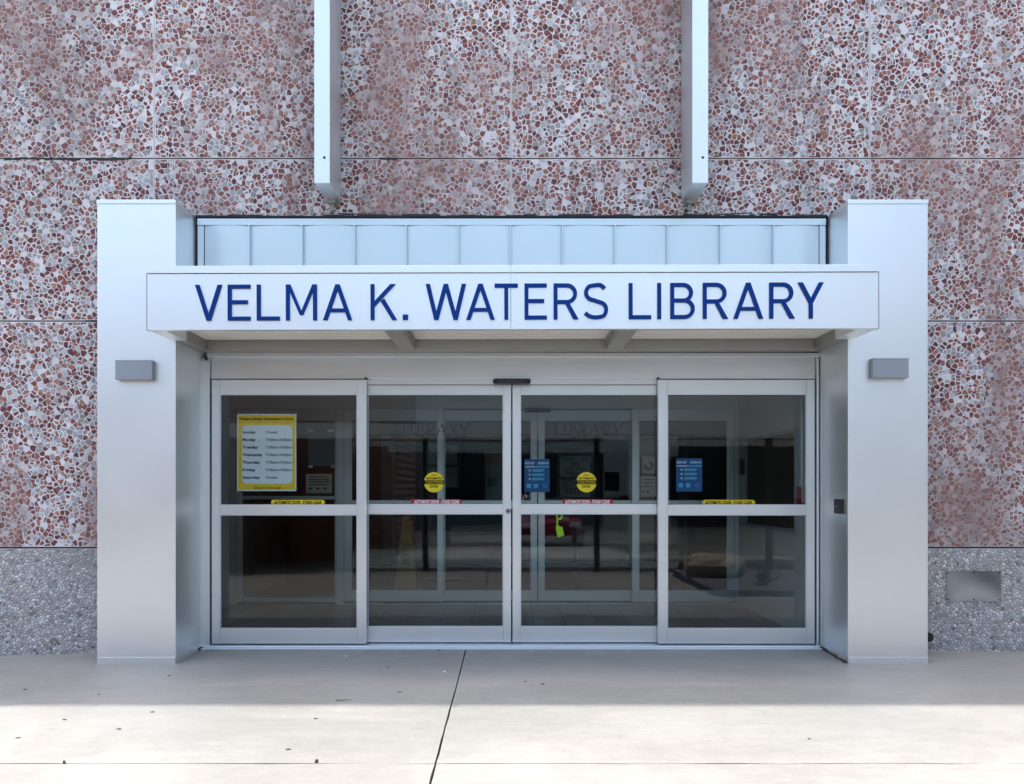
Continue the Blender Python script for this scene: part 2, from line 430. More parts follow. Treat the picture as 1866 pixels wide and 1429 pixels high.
# ------------------------------------------------------------------ the library facade
lib = thing('library_building', 'wide library front clad in red and white aggregate panels above a grey pebbled plinth', 'building', (0, 0, 0))
ROOF = 8.6
XJ = [-5.72, -2.851, 0.0, 2.868, 5.72]; ZJ = [.822, 2.633, 3.932, 5.75]
HOLE = (-2.9, 2.9, -1, 3.452)
big = []
def panel(x0, x1, z0, z1, seed, hole=False, base=False):
    G = .003
    b = MB(); X0, X1, Z0, Z1 = x0+G, x1-G, z0+.0055, z1-.0055
    b.box(X0, X1, YW, YW+.12, Z0, Z1)
    p = obj('plinth_panel' if base else 'wall_panel', b, M_PLINTH if base else M_MATRIX, lib, bevel=.002)
    if base: cs = cells(scatter(X0, X1, Z0, Z1, .0155, .042, seed), X0, X1, Z0, Z1, .046)
    else: cs = cells(scatter(X0, X1, Z0, Z1, .025, .062, seed), X0, X1, Z0, Z1, .06)
    s = MB()
    bits = []
    for q in cs:
        if random.random() < (.12 if base else .30):      # a chip broken in two
            a = random.uniform(0, math.pi); cx = sum(v[0] for v in q)/len(q); cz = sum(v[1] for v in q)/len(q); nx, nz = math.cos(a), math.sin(a)
            off = random.uniform(-.006, .006)
            for sg in (1, -1):
                new = []
                for j in range(len(q)):
                    s0, s1 = q[j], q[(j+1) % len(q)]
                    t0 = sg*((s0[0]-cx)*nx+(s0[1]-cz)*nz-off); t1 = sg*((s1[0]-cx)*nx+(s1[1]-cz)*nz-off)
                    if t0 >= 0: new.append(s0)
                    if (t0 >= 0) != (t1 >= 0): f = t0/(t0-t1); new.append((s0[0]+(s1[0]-s0[0])*f, s0[1]+(s1[1]-s0[1])*f))
                if len(new) > 2: bits.append(new)
        else: bits.append(q)
    for q in bits:
        q = inset(q, random.uniform(.0008, .0022) if base else random.choice((.0008, .0014, .0022, .0032, .0048)))
        if not q: continue
        if not base:                                       # chips lie at odd angles, with uneven corners
            cx = sum(v[0] for v in q)/len(q); cz = sum(v[1] for v in q)/len(q); a = random.gauss(0, .10); ca, sa = math.cos(a), math.sin(a); k = random.uniform(.93, 1.06)
            q = [(cx+((v[0]-cx)*ca-(v[1]-cz)*sa)*f, cz+((v[0]-cx)*sa+(v[1]-cz)*ca)*f) for v, f in ((v, k*random.uniform(.88, 1.05)) for v in q)]
            q = [(min(max(v[0], X0+.002), X1-.002), min(max(v[1], Z0+.002), Z1-.002)) for v in q]
        col = pick(PEB_COLS if base else STONE_COLS)
        if not base and random.random() < .05: continue
        if not base: big.append((area2(q), q, col, p, s))
        else: add_stone(s, q, random.uniform(.002, .006), col, True)
    return p, s
made = []
for i in range(4):
    made.append(panel(XJ[i], XJ[i+1], ZJ[2], ZJ[3], 10+i)+('a',))
    made.append(panel(XJ[i], XJ[i+1], max(ZJ[1], 3.456) if i in (1, 2) else ZJ[1], ZJ[2], 20+i)+('a',))
for (a, b_) in ((XJ[0], XJ[1]), (XJ[3], XJ[4])):
    made.append(panel(a, b_, ZJ[0], ZJ[1], 30+int(a))+('a',))
    made.append(panel(a, b_, -.16, ZJ[0], 40+int(a), base=True)+('b',))
def shown(q):       # is this stone inside the photograph's frame and not behind the entrance piers
    x = sum(v[0] for v in q)/len(q); z = sum(v[1] for v in q)/len(q)
    return abs(x) < 4.05 and z < 5.15 and not (abs(x) < 3.35 and z < 3.72) and not (1.30 < abs(x) < 1.52)
big.sort(key=lambda e: -e[0]); singles = 0
for a, q, col, p, s in big:
    h = random.uniform(.0015, .0035)
    if singles < 300 and shown(q):
        one = MB(); add_stone(one, q, h, col); obj('stone', one, M_STONE, p); singles += 1
    else: add_stone(s, q, h, col)
for p, s, k in made:
    o = obj('pebbles' if k == 'b' else 'aggregate', s, M_PEBBLE if k == 'b' else M_STONE, p); o['kind'] = 'stuff'
# panels above and beside the ones in view
for i in range(4): obj('wall_panel', MB().box(XJ[i]+.004, XJ[i+1]-.004, YW, YW+.12, 5.754, ROOF-.2), M_UPPER, lib)
for sx in (-1, 1):
    for k in range(3):
        a, b_ = 5.72+2.86*k+.004, 5.72+2.86*(k+1)-.004
        for z0, z1 in ((-.3, .818), (.826, 2.629), (2.637, 3.928), (3.936, 5.746), (5.754, ROOF-.2)):
            obj('wall_panel', MB().box(min(sx*a, sx*b_), max(sx*a, sx*b_), YW, YW+.12, z0, z1), M_UPPER, lib)
bk = MB()     # backing wall with the entrance opening
bk.box(-14.3, -2.53, YW+.125, .30, -.33, ROOF-.21); bk.box(2.535, 14.3, YW+.125, .30, -.33, ROOF-.21); bk.box(-2.53, 2.535, YW+.125, .30, 2.60, ROOF-.21)
obj('backing_wall', bk, M_DARK, lib)
for x in (XJ[1], XJ[2], XJ[3]):
    b = MB(); z = 3.46
    while z < 5.74:
        zz = min(z+random.uniform(.05, .12), 5.74); e = random.uniform(-.0012, .0012)
        b.box(x-.003+e, x+.003+e, YW+.001, YW+.03, z, zz); z = zz
    obj('caulk_joint', b, M_CAULK, lib)
for zj in ZJ[:3]:
    for x0, x1 in (((-5.72, -2.9), (2.9, 5.72)) if zj < 3.4 else ((-5.72, 5.72),)): obj('horizontal_joint', MB().box(x0, x1, YW+.012, YW+.03, zj-.0055, zj+.0055), M_DARK, lib)
b = MB()
for x0, x1, zc in ((-4.05, -3.45, ZJ[2]), (-3.4, -3.05, ZJ[2]), (-3.40, -3.22, ZJ[1]), (-1.05, -.93, ZJ[2]), (-.1, .0, ZJ[2])):
    x = x0
    while x < x1:
        xx = x+random.uniform(.02, .07); b.box(x, xx, YW-random.uniform(.001, .004), YW+.02, zc-random.uniform(.006, .02), zc+random.uniform(.003, .010)); x = xx
obj('broken_sealant', b, M_DARK, lib)
# roof with its overhanging eave
r = MB().box(-14.4, 14.4, -.62, .6, ROOF-.2, ROOF); r.box(-14.4, 14.4, .6, 14, ROOF-.6, ROOF-.3)
obj('roof', r, M_SOFFIT, lib)
for zc, side in ((0, -14.3), (0, 14.15)): obj('side_wall', MB().box(side, side+.15, .3, 14, -.33, ROOF-.6), M_UPPER, lib)
obj('rear_wall', MB().box(-14.3, 14.3, 13.85, 14, -.33, ROOF-.6), M_UPPER, lib)
# the two vertical fins
for x0, x1, lean in ((572.5, 601, -.6), (1261.5, 1291, .2)):
    X0, X1 = PX(x0, YP), PX(x1, YP); zb = PZ(333.5, YP)
    f = obj('fin', MB().box(X0, X1, YP, YW-.012, zb, ROOF-.21), M_FIN, lib, bevel=.004)
    k = MB().box((X0+X1)/2-.03, (X0+X1)/2+.03, YW-.09, YW, zb-.035, zb-.001); k.cyl(((X0+X1)/2, YW-.05, zb-.085), ((X0+X1)/2, YW-.05, zb-.03), .016)
    obj('bracket', k, M_FRAME, f)
    k = MB().cyl((X0*.35+X1*.65, YP-.003, zb+.19), (X0*.35+X1*.65, YP+.01, zb+.19), .010, n=10)
    obj('screw_cap', k, M_DARK, f)
# flashing gap and sealant over the metal band
b = MB().box(-2.50, 2.515, YW-.05, YW+.01, 3.440, 3.454)
x = -2.5
while x < 2.5:
    xx = x+random.uniform(.03, .16); top = 3.456+random.choice((0, 0, .004, .008, .012)); b.box(x, min(xx, 2.51), YW-.052-random.uniform(0, .006), YW-.002, 3.447, top); x = xx
for xs0, xs1, n in ((1.36, 2.05, 9), (-1.5, -1.1, 3)):
    for k in range(n):
        x = random.uniform(xs0, xs1); L = random.uniform(.06, .22); z = 3.462+random.uniform(0, .02)
        b.cyl((x, YW-.03, z), (x+L, YW-.03, z+random.uniform(-.012, .014)), .004, n=6)
obj('roof_sealant', b, M_DARK, lib)

# ------------------------------------------------------------------ metal cladding band above the canopy
band = thing('metal_cladding', 'pale blue standing-seam metal band between the two pier tops', 'cladding', (0, YW, 2.5))
seams = [453.4, 549.9, 645.5, 740, 835, 930, 1025, 1121, 1217, 1313.8, 1410.6]
YB = YW-.03; zt, zb = PZ(412, YB), 2.52
edges = [373]+seams+[1492]
for i in range(len(edges)-1):
    X0, X1 = PX(edges[i], YB)+.001, PX(edges[i+1], YB)-.001; b = MB(); nx, nz = 12, 10; rr = random.Random(i); amp = rr.uniform(.011, .018); tl = rr.uniform(-.004, .004)
    for iz in range(nz+1):
        for ix in range(nx+1):
            u, v = ix/nx, iz/nz
            b.v.append((X0+(X1-X0)*u, YB-amp*math.sin(math.pi*u)-tl*u*(1-u)*(u-.5)*8, zb+(zt-zb)*v))
    for iz in range(nz):
        for ix in range(nx): k = iz*(nx+1)+ix; b.f.append((k, k+1, k+nx+2, k+nx+1)); b.c.append(None)
    n0 = len(b.v); b.v += [(x, YB+.012, z) for x, y, z in b.v[:]]
    for iz in range(nz):
        for ix in range(nx): k = n0+iz*(nx+1)+ix; b.f.append((k+nx+1, k+nx+2, k+1, k)); b.c.append(None)
    n1 = len(b.v); b.v += [b.v[nz*(nx+1)+ix] for ix in range(nx+1)]+[b.v[n0+nz*(nx+1)+ix] for ix in range(nx+1)]
    for ix in range(nx): b.f.append((n1+ix, n1+ix+1, n1+nx+2+ix, n1+nx+1+ix)); b.c.append(None)
    obj('panel', b, M_CLAD, band, smooth=True)
for s_ in seams:
    X = PX(s_, YB-.03); obj('seam', MB().box(X-.0055, X+.0055, YB-.032, YB+.02, zb, zt), M_CLAD, band, bevel=.002)
for x0, x1 in ((360.5, 372), (1493, 1504)): obj('edge_trim', MB().box(PX(x0, YB), PX(x1, YB), YB-.006, YB+.02, zb, zt), M_CLAD, band, bevel=.002)
obj('top_trim', MB().box(PX(360.5, YB), PX(1504, YB), YB-.016, YW-.0005, zt+.001, 3.438), M_CLAD, band, bevel=.003)

# ------------------------------------------------------------------ piers
for nm, x0, x1, ins, lab in (('l', -3.097, -2.509, -2.516, 'broad silver pier left of the doors with a dark inner side'),
                             ('r', 2.522, 3.121, 2.516, 'broad silver pier right of the doors with a small black reader on its inner side')):
    p = thing('entrance_pier', lab, 'pier', ((x0+x1)/2, YP, -.02), 'piers flanking the entrance')
    ztop = 3.455
    obj('shaft', MB().box(x0, x1, YP, .02, .032, ztop-.032), M_PORTAL, p, bevel=.003)
    obj('coping', MB().box(x0-.003, x1+.003, YP-.004, YW-.001, ztop-.031, ztop), M_PORTAL, p, bevel=.003)
    obj('base_strip', MB().box(x0+.001, x1-.001, YP-.003, .018, -.14, .031), M_PORTAL, p, bevel=.002)
    sx = x1 if nm == 'l' else x0; s = 1 if nm == 'l' else -1
    obj('corner_trim', MB().box(min(sx+.001*s, sx-.012*s), max(sx+.001*s, sx-.012*s), YP-.0015, YP+.02, .033, ztop-.033), M_PORTAL, p)
    st = MB(); rr = random.Random(5)
    for k in range(16):
        y = -.05-.48*k/16 if nm == 'r' else -.02-.08*k/16
        q = sx+s*.004
        st.box(min(q, q+s*rr.uniform(.004, .014)), max(q, q+s*.004), y-.035, y, gz(0, y)-.01, gz(0, y)+rr.uniform(.003, .017))
    obj('rusty_grime', st, M_RUST, p)

# ------------------------------------------------------------------ sign canopy
can = thing('entrance_canopy', 'flat white sign canopy with blue capital lettering over the doors', 'canopy', (0, 0, 2.404))
XL, XR, ZB, ZC, ZT = -2.537, 2.564, 2.404, 2.7985, 2.848
can.rotation_euler = (0, math.radians(-0.13), 0)   # the sign hangs a touch out of level
xm = PX(931, YF)
fas = []
for a, b_ in ((XL, xm-.0012), (xm+.0012, XR)):
    fas.append(obj('fascia_panel', MB().box(a, b_, YF, YF+.045, ZB, ZC-.004), M_PORTAL, can, bevel=.0015))
    obj('coping', MB().box(a-(.006 if a < 0 else 0), b_+(.006 if b_ > 1 else 0), YF-.010, YF+.35, ZC, ZT), M_PORTAL, can, bevel=.0015)
for a, b_ in ((XL-.005, XL-.0005), (XR+.0005, XR+.005)): obj('edge_strip', MB().box(a, b_, YF-.001, YF+.05, ZB-.001, ZC-.004), M_FRAME, can)
obj('roof_deck', MB().box(XL+.03, XR-.03, YF+.36, YW-.035, 2.74, 2.79), M_PORTAL, can)
for sg, a, b_ in ((-1, XL, -2.425), (1, 2.425, XR)):
    obj('side_return', MB().box(a+.001, b_, YF+.046, YP-.002, ZB+.0005, ZC-.003), M_PORTAL, can, bevel=.0015)
    x0, x1 = (-2.506, -2.425) if sg < 0 else (2.425, 2.519)
    obj('side_frame', MB().box(x0, x1, YP+.001, -.003, ZB+.0005, 2.56), M_FRAME, can, bevel=.0015)
for a, b_ in ((-.892, -.765), (.764, .890)):
    obj('soffit_beam', MB().box(a, b_, YF+.047, YW-.004, ZB+.001, 2.56), M_FRAME, can, bevel=.0015)
    obj('flange', MB().box(a-.02, b_+.02, YF+.048, YW-.005, 2.462, 2.470), M_FRAME, can)
obj('back_beam', MB().box(-2.424, xm-.001, YW-.002, -.004, ZB+.0005, 2.56), M_FRAME, can, bevel=.0015)
obj('back_beam', MB().box(xm+.001, 2.424, YW-.002, -.004, ZB+.0005, 2.56), M_FRAME, can, bevel=.0015)
for a, b_ in ((-2.42, -.9), (-.76, .758), (.896, 2.42)):
    y = YF+.06; k = 0
    obj('soffit_sheet', MB().box(a, b_, YF+.047, YW-.004, 2.510, 2.52), M_FRAME, can)  # grey instead of soffit white, shade between the ribs put into the colour
    while y < YW-.05:
        obj('soffit_rib', MB().box(a+.002, b_-.002, y, y+.056, 2.478, 2.509), M_SOFFIT, can, bevel=.003); y += .078

# lettering on the fascia: every glyph built from strokes
def stroke(pts, wd):
    out = []; n = len(pts); L = []; Rr = []
    for i, p in enumerate(pts):
        a = pts[max(0, i-1)]; b = pts[min(n-1, i+1)]; dx, dz = b[0]-a[0], b[1]-a[1]; l = math.hypot(dx, dz) or 1
        nx, nz = -dz/l, dx/l; k = wd/2
        if 0 < i < n-1:
            d1 = (p[0]-a[0], p[1]-a[1]); l1 = math.hypot(*d1) or 1; k = wd/2/max(.4, abs(nx*-d1[1]/l1+nz*d1[0]/l1))
        L.append((p[0]+nx*k, p[1]+nz*k)); Rr.append((p[0]-nx*k, p[1]-nz*k))
    for i in range(n-1): out.append([L[i], L[i+1], Rr[i+1], Rr[i]])
    return out
def rect(x0, x1, z0, z1): return [(x0,z0),(x1,z0),(x1,z1),(x0,z1)]
def diag(xa, xb, h, t0=0.0): return [(xb-h/2, 0), (xb+h/2, 0), (xa+h/2, 1), (xa-h/2, 1)]
def catmull(P, n=6):
    Q = [P[0]]+P+[P[-1]]; out = []
    for i in range(1, len(Q)-2):
        a, b, c, d = Q[i-1:i+3]
        for k in range(n):
            t = k/n; out.append(tuple(.5*((2*b[j])+(-a[j]+c[j])*t+(2*a[j]-5*b[j]+4*c[j]-d[j])*t*t+(-a[j]+3*b[j]-3*c[j]+d[j])*t**3) for j in (0, 1)))
    return out+[P[-1]]
def bowl(x0, w_, z0, z1, t):
    r = (z1-z0)/2-t/2; cz = (z0+z1)/2; cx = w_-t/2-r
    arc = [(cx+r*math.cos(math.radians(a)), cz+r*math.sin(math.radians(a))) for a in range(-90, 91, 12)]
    return stroke([(x0, cz-r)]+arc+[(x0, cz+r)], t)
def glyph(ch, w_, t):     # unit cap height
    tt = t*1.12
    if ch == 'V': return [[(0,1),(tt,1),(w_/2+tt*.5,0),(w_/2-tt*.5,0)][::-1], [(w_-tt,1),(w_,1),(w_/2+tt*.5,0),(w_/2-tt*.5,0)][::-1]]
    if ch == 'E': return [rect(0,t,0,1), rect(0,w_,0,t), rect(0,w_,1-t,1), rect(0,w_*.88,.46,.46+t)]
    if ch == 'L': return [rect(0,t,0,1), rect(0,w_,0,t)]
    if ch == 'I': return [rect(0,w_,0,1)]
    if ch == '.': return [rect(0,w_,0,w_)]
    if ch == 'T': return [rect(0,w_,1-t,1), rect(w_/2-t/2,w_/2+t/2,0,1)]
    if ch == 'M': return [rect(0,t,0,1), rect(w_-t,w_,0,1), [(t*.2,1),(tt*1.05,1),(w_/2+t*.42,.15),(w_/2-t*.42,.15)][::-1], [(w_-tt*1.05,1),(w_-t*.2,1),(w_/2+t*.42,.15),(w_/2-t*.42,.15)][::-1]]
    if ch == 'A': return [[(0,0),(tt,0),(w_/2+tt*.5,1),(w_/2-tt*.5,1)], [(w_-tt,0),(w_,0),(w_/2+tt*.5,1),(w_/2-tt*.5,1)], rect(w_*.17,w_*.83,.225,.225+t*.93)]
    if ch == 'K': return [rect(0,t,0,1), [(t*.5,.36),(t*1.0,.36+.10),(w_*.93,1),(w_*.93-tt*1.25,1),(t*.5,.52)][::-1] if 0 else [(w_*.94-tt*1.2,1),(w_*.94,1),(t*.8,.345),(t*.8,.50)][::-1], [(w_-tt*1.15,0),(w_,0),(w_*.46+tt*.35,.60),(w_*.46-tt*.55,.53)]]
    if ch == 'W':
        q = w_/4+tt*.05; return [[(0,1),(tt,1),(q+tt*.55,0),(q-tt*.45,0)][::-1], [(w_/2-tt*.5,1),(w_/2+tt*.5,1),(q+tt*.55,0),(q-tt*.45,0)][::-1],
            [(w_/2-tt*.5,1),(w_/2+tt*.5,1),(w_-q+tt*.45,0),(w_-q-tt*.55,0)][::-1], [(w_-tt,1),(w_,1),(w_-q+tt*.45,0),(w_-q-tt*.55,0)][::-1]]
    if ch == 'Y': return [rect(w_/2-t/2,w_/2+t/2,0,.46), [(0,1),(tt*1.1,1),(w_/2+t/2,.46),(w_/2-t/2,.42)][::-1], [(w_-tt*1.1,1),(w_,1),(w_/2+t/2,.42),(w_/2-t/2,.46)][::-1]]
    if ch == 'R': return [rect(0,t,0,1)]+bowl(t*.5, w_*.94, .43, 1, t)+[[(w_-tt*1.2,0),(w_,0),(w_*.52+tt*.5,.48),(w_*.52-tt*.5,.48)]]
    if ch == 'B': return [rect(0,t,0,1)]+bowl(t*.5, w_*.93, .46, 1, t)+bowl(t*.5, w_, 0, .46+t, t)
    if ch == 'S':
        h = t/2; P = [(w_*.86,.85),(w_*.70,.945),(w_*.46,1-h),(w_*.20,.90),(w_*.09,.74),(w_*.20,.585),(w_*.50,.51),(w_*.82,.425),(w_-h,.27),(w_*.82,.10),(w_*.5,h),(w_*.24,.085),(w_*.05,.175)]
        return stroke(catmull(P), t)
TXT = [('V',355.6,404.6),('E',415,456.4),('L',468,509.7),('M',521,577.5),('A',588.7,641.8),('K',675.4,723.7),('.',734,743.6),('W',775.8,849.4),('A',849.6,901.8),('T',901.5,943.9),
       ('E',956,996.7),('R',1009,1054.5),('S',1064,1108.2),('L',1145.9,1186.7),('I',1198,1205),('B',1221.7,1266.2),('R',1281,1327),('A',1336.6,1390.8),('R',1402.3,1448.6),('Y',1454.5,1501.2)]
for ch, x0, x1 in TXT:
    yl = YF-.006; f = (x0-355)/1145; zb_ = PZ(583.2-1.6*f, yl); hh = PZ(518.0-2.0*f, yl)-zb_; X0 = PX(x0, yl); wd = (PX(x1, yl)-X0)/hh
    polys = [[(X0+a*hh, zb_+b*hh) for a, b in p] for p in glyph(ch, wd, .1075)]
    par = fas[0] if x1 < 931 else fas[1]
    obj('letter', MB().shape(polys, yl-.004, YF+.001), M_BLUE, par)

# ------------------------------------------------------------------ wall lamps on the piers
for x0, x1, y0, y1, yb, lab in ((210, 276.7, 656.5, 691.5, YP-.05, 'grey box wall lamp on the left pier'), (1590.4, 1656, 653, 688.5, YP-.055, 'grey box wall lamp on the right pier')):
    X0, X1, Z1, Z0 = PX(x0, yb), PX(x1, yb), PZ(y0, yb), PZ(y1, yb)
    l = thing('wall_lamp', lab, 'wall lamp', ((X0+X1)/2, YP, (Z0+Z1)/2), 'box lamps on the piers')
    obj('housing', MB().box(X0, X1, yb, YP-.006, Z0+.012, Z1-.006), M_LAMP, l, bevel=.002)
    obj('lid', MB().box(X0-.001, X1+.001, yb-.0015, YP-.005, Z1-.0055, Z1), M_LAMP, l, bevel=.001)
    obj('bottom_rim', MB().box(X0-.001, X1+.001, yb-.0015, YP-.005, Z0, Z0+.0115), M_LAMP, l, bevel=.001)
    obj('back_plate', MB().box(X0+.01, X1-.01, YP-.0055, YP-.0005, Z0+.004, Z1-.004), M_DARK, l)

# ------------------------------------------------------------------ door surround
Y0 = 0.0
sur = thing('door_surround', 'aluminium door header and jambs framing the glass doors', 'door frame', (0, 0, 0))
zh, zt_ = PZ(690.5, Y0), PZ(652, Y0)
obj('header', MB().box(PX(385, Y0), PX(1485, Y0), Y0, .16, zh, zt_-.001), M_DOOR, sur, bevel=.002)
obj('trim', MB().box(PX(379, Y0), PX(1492, Y0), -.025, .03, zt_, 2.402), M_DOOR, sur, bevel=.002)
obj('trim_lip', MB().box(PX(379, Y0), PX(1492, Y0), -.031, -.0255, zt_+.006, zt_+.013), M_DOOR, sur)
for a, b_ in ((-2.515, PX(384.3, Y0)), (PX(1485.7, Y0), 2.515)):
    obj('jamb', MB().box(a, b_, -.028, .16, 0, zt_-.002), M_DOOR, sur, bevel=.002)
obj('threshold', MB().box(-2.512, 2.512, -.075, .15, -.005, .018), M_DOOR, sur, bevel=.004)
obj('threshold_lip', MB().box(-2.512, 2.512, -.115, -.076, -.02, .006), M_DOOR, sur, bevel=.003)
obj('track', MB().box(PX(668, Y0), PX(1199, Y0), .022, .03, zh-.043, zh-.001), M_DOOR, sur)
obj('track_gasket', MB().box(PX(668, Y0), PX(1199, Y0), .021, .026, zh-.0045-.043, zh-.044), M_RUBBER, sur)
for x in (667.5, 1198.5): obj('end_cap', MB().box(PX(x-2, Y0), PX(x+2, Y0), -.036, -.001, zh-.004, zh+.008), M_BLACK, sur)
k = MB().cyl((PX(377, Y0), -.045, PZ(655, Y0)), (PX(381, Y0), -.045, PZ(655, Y0)), .016, .012, 10); obj('rusty_fitting', k, M_RUST, sur)

def leaf(name, label, cat, x0, x1, yt, yb, gx0, gx1, gy, Y, dep, group, m=M_DOOR, lock=None, bead=7):
    """a glazed aluminium leaf: stiles, rails, beads and panes; pixel edges read at its front plane Y"""
    X0, X1 = PX(x0, Y), PX(x1, Y); A, B = PX(gx0, Y), PX(gx1, Y); ZT_, ZB_ = PZ(yt, Y), PZ(yb, Y)
    g0, g1, g2, g3 = [PZ(v, Y) for v in gy]
    o = thing(name, label, cat, ((X0+X1)/2, Y, ZB_), group)
    obj('stile', MB().box(X0, A-.001, Y, Y+dep, ZB_, ZT_), m, o, bevel=.0015)
    obj('stile', MB().box(B+.001, X1, Y, Y+dep, ZB_, ZT_), m, o, bevel=.0015)
    for za, zb__ in ((g0+.001, ZT_), (g2+.001, g1-.001), (ZB_, g3-.001)):
        obj('rail', MB().box(A, B, Y+.0015, Y+dep-.002, za, zb__), m, o, bevel=.0015)
    yg = Y+dep*.5
    for za, zb__ in ((g1, g0), (g3, g2)):
        bd = MB(); t_ = .007
        bd.box(A, B, Y+.004, yg-.005, zb__-t_, zb__); bd.box(A, B, Y+.004, yg-.005, za, za+t_)
        bd.box(A, A+t_, Y+.004, yg-.005, za+t_, zb__-t_); bd.box(B-t_, B, Y+.004, yg-.005, za+t_, zb__-t_)
        obj('glazing_bead', bd, m, o)
        bd = MB(); bd.box(A, B, yg-.0045, yg+.005, zb__-t_*1.5, zb__); bd.box(A, B, yg-.0045, yg+.005, za, za+t_*1.5)
        obj('gasket', bd, M_RUBBER, o)
        obj('glass', MB().box(A+.001, B-.001, yg-.004, yg+.004, za+t_*1.5+.0005, zb__-t_*1.5-.0005), M_GLASS, o)
    if lock:
        X, Z = PX(lock[0], Y), PZ(lock[1], Y)
        l = obj('lock', MB().cyl((X, Y-.008, Z), (X, Y+.001, Z), .021, .023, 20), M_LAMP, o)
        obj('keyhole', MB().cyl((X, Y-.0095, Z), (X, Y-.0075, Z), .010, n=14), M_BLACK, l)
    return o, yg
SY, MY = -.03, .032
G1 = 'fixed glass sidelights beside the sliding doors'; G2 = 'sliding glass door leaves'
sl_l, ygS = leaf('door_sidelight', 'fixed left sidelight with the yellow opening hours poster', 'glass panel', 385.8, 668, 692, 1173, 400.5, 651, (718.5, 921, 938, 1146), SY, .05, G1)
sl_r, _ = leaf('door_sidelight', 'fixed right sidelight with blue notice and bare lower glass', 'glass panel', 1199, 1484.5, 692, 1173, 1216, 1470, (718, 921, 938, 1146), SY, .05, G1)
mv_l, ygM = leaf('sliding_door', 'left sliding door leaf with round lock on its meeting stile', 'sliding door', 655, 931.2, 701, 1170.5, 670, 917.5, (718.5, 920, 936, 1142.5), MY, .045, G2, lock=(926, 931.5))
mv_r, _ = leaf('sliding_door', 'right sliding door leaf with blue notice and no lock', 'sliding door', 934, 1212, 701, 1170.5, 948, 1199, (718.5, 920, 936, 1142.5), MY, .045, G2)
sn = thing('door_sensor', 'long black motion sensor above the middle of the outer doors', 'sensor', (0, -.03, zh))
s0, s1 = PX(898, -.05), PX(967, -.05); zc = PZ(694.7, -.05)
obj('housing', MB().shape([rrect(s0, s1, zc-.02, zc+.02, .018)], -.055, .0), M_BLACK, sn, bevel=.004)
obj('lens', MB().shape([rrect(s0+.05, s1-.05, zc-.009, zc+.007, .007)], -.0565, -.0555), M_DKGLASS, sn)

# ------------------------------------------------------------------ signs and stickers on the doors
def sheet(name, label, cat, x0, x1, y0, y1, Y, m, th=.0012, group=None, r=0):
    X0, X1, Z1, Z0 = PX(x0, Y), PX(x1, Y), PZ(y0, Y), PZ(y1, Y)
    p = [rrect(X0, X1, Z0, Z1, r)] if r else [rect(X0, X1, Z0, Z1)]
    o = obj(name, MB().shape(p, Y, Y+th), m); return tag(o, label, cat, group)
def part(name, polys, Y, th, m, parent): return obj(name, MB().shape(polys, Y-th, Y), m, parent)
def PT(x, y, Y): return (PX(x, Y), PZ(y, Y))
yi = ygS+.006
hp = sheet('hours_poster', 'yellow and white opening hours poster inside the left sidelight', 'poster', 432, 540, 754.5, 895, yi, M_WHITE)
part('border', [rect(PX(434, yi), PX(538, yi), PZ(893, yi), PZ(756.5, yi))], yi-.0002, .0004, M_YELLOW, hp)
part('panel', [rrect(PX(440.5, yi), PX(533, yi), PZ(882, yi), PZ(775, yi), .045)], yi-.0008, .0004, M_WHITE, hp)
text('Waters Library Intersession Hours', PX(435.5, yi), PZ(765.5, yi), yi-.0010, PX(534.5, yi)-PX(435.5, yi), .021, M_INK, hp, .03)
for k, (dname, hr) in enumerate((('Sunday','Closed'),('Monday','7:30am-5:00pm'),('Tuesday','7:30am-5:00pm'),('Wednesday','7:30am-5:00pm'),('Thursday','7:30am-5:00pm'),('Friday','7:30am-5:00pm'),('Saturday','Closed'))):
    y = 790+k*13.75; z = PZ(y, yi)
    text(dname, PX(442, yi), z, yi-.0016, (PX(478, yi)-PX(442, yi))*len(dname)/9, .0215, M_INK, hp, .03)
    text(hr, PX(484.5, yi), z, yi-.0016, (PX(532, yi)-PX(484.5, yi))*(1 if len(hr) > 7 else .43), .0215, M_INK, hp, .012)
ring = disc(*PT(465.5, 889, yi), .012, 24); inner = disc(*PT(465.5, 889, yi), .008, 24)
part('logo_ring', [[ring[i], ring[(i+1) % 24], inner[(i+1) % 24], inner[i]] for i in range(24)], yi-.0008, .0004, M_INK, hp)
text('EAST TEXAS A&M', PX(470, yi), PZ(891, yi), yi-.0010, PX(511.5, yi)-PX(470, yi), .015, M_INK, hp, .008)

def strip(x0, x1, y0, y1, Y, m, ink, lab, kind, group):
    X0, X1, Z1, Z0 = PX(x0, Y), PX(x1, Y), PZ(y0, Y), PZ(y1, Y); zm = (Z0+Z1)/2; e = (Z1-Z0)*.5
    if kind == 'round': P = [rrect(X0, X1, Z0, Z1, e*.9)]
    elif kind == 'hex': P = [[(X0,zm),(X0+e,Z0),(X1-e,Z0),(X1,zm),(X1-e,Z1),(X0+e,Z1)]]
    elif kind == 'right': P = [[(X0,Z0),(X1-e,Z0),(X1,zm),(X1-e,Z1),(X0,Z1)]]
    else: P = [[(X0,zm),(X0+e,Z0),(X1,Z0),(X1,Z1),(X0+e,Z1)]]
    o = tag(obj('door_sticker', MB().shape(P, Y-.0010, Y), m), lab, 'sticker', group)
    text('AUTOMATIC DOOR - STAND CLEAR', (X0+X1)/2, Z0+(Z1-Z0)*.2, Y-.0014, (X1-X0)*.88, (Z1-Z0)*.62, ink, o, .035, 'C')
oS, oM = ygS-.0043, ygM-.0043
GS = 'stand clear stickers on the door glass'
strip(494, 592, 911, 920.6, oS, M_STICK, M_INK, 'yellow stand clear sticker with rounded ends on left sidelight', 'round', GS)
strip(1279, 1377, 911, 920.6, oS, M_STICK, M_INK, 'yellow stand clear sticker with pointed ends on right sidelight', 'hex', GS)
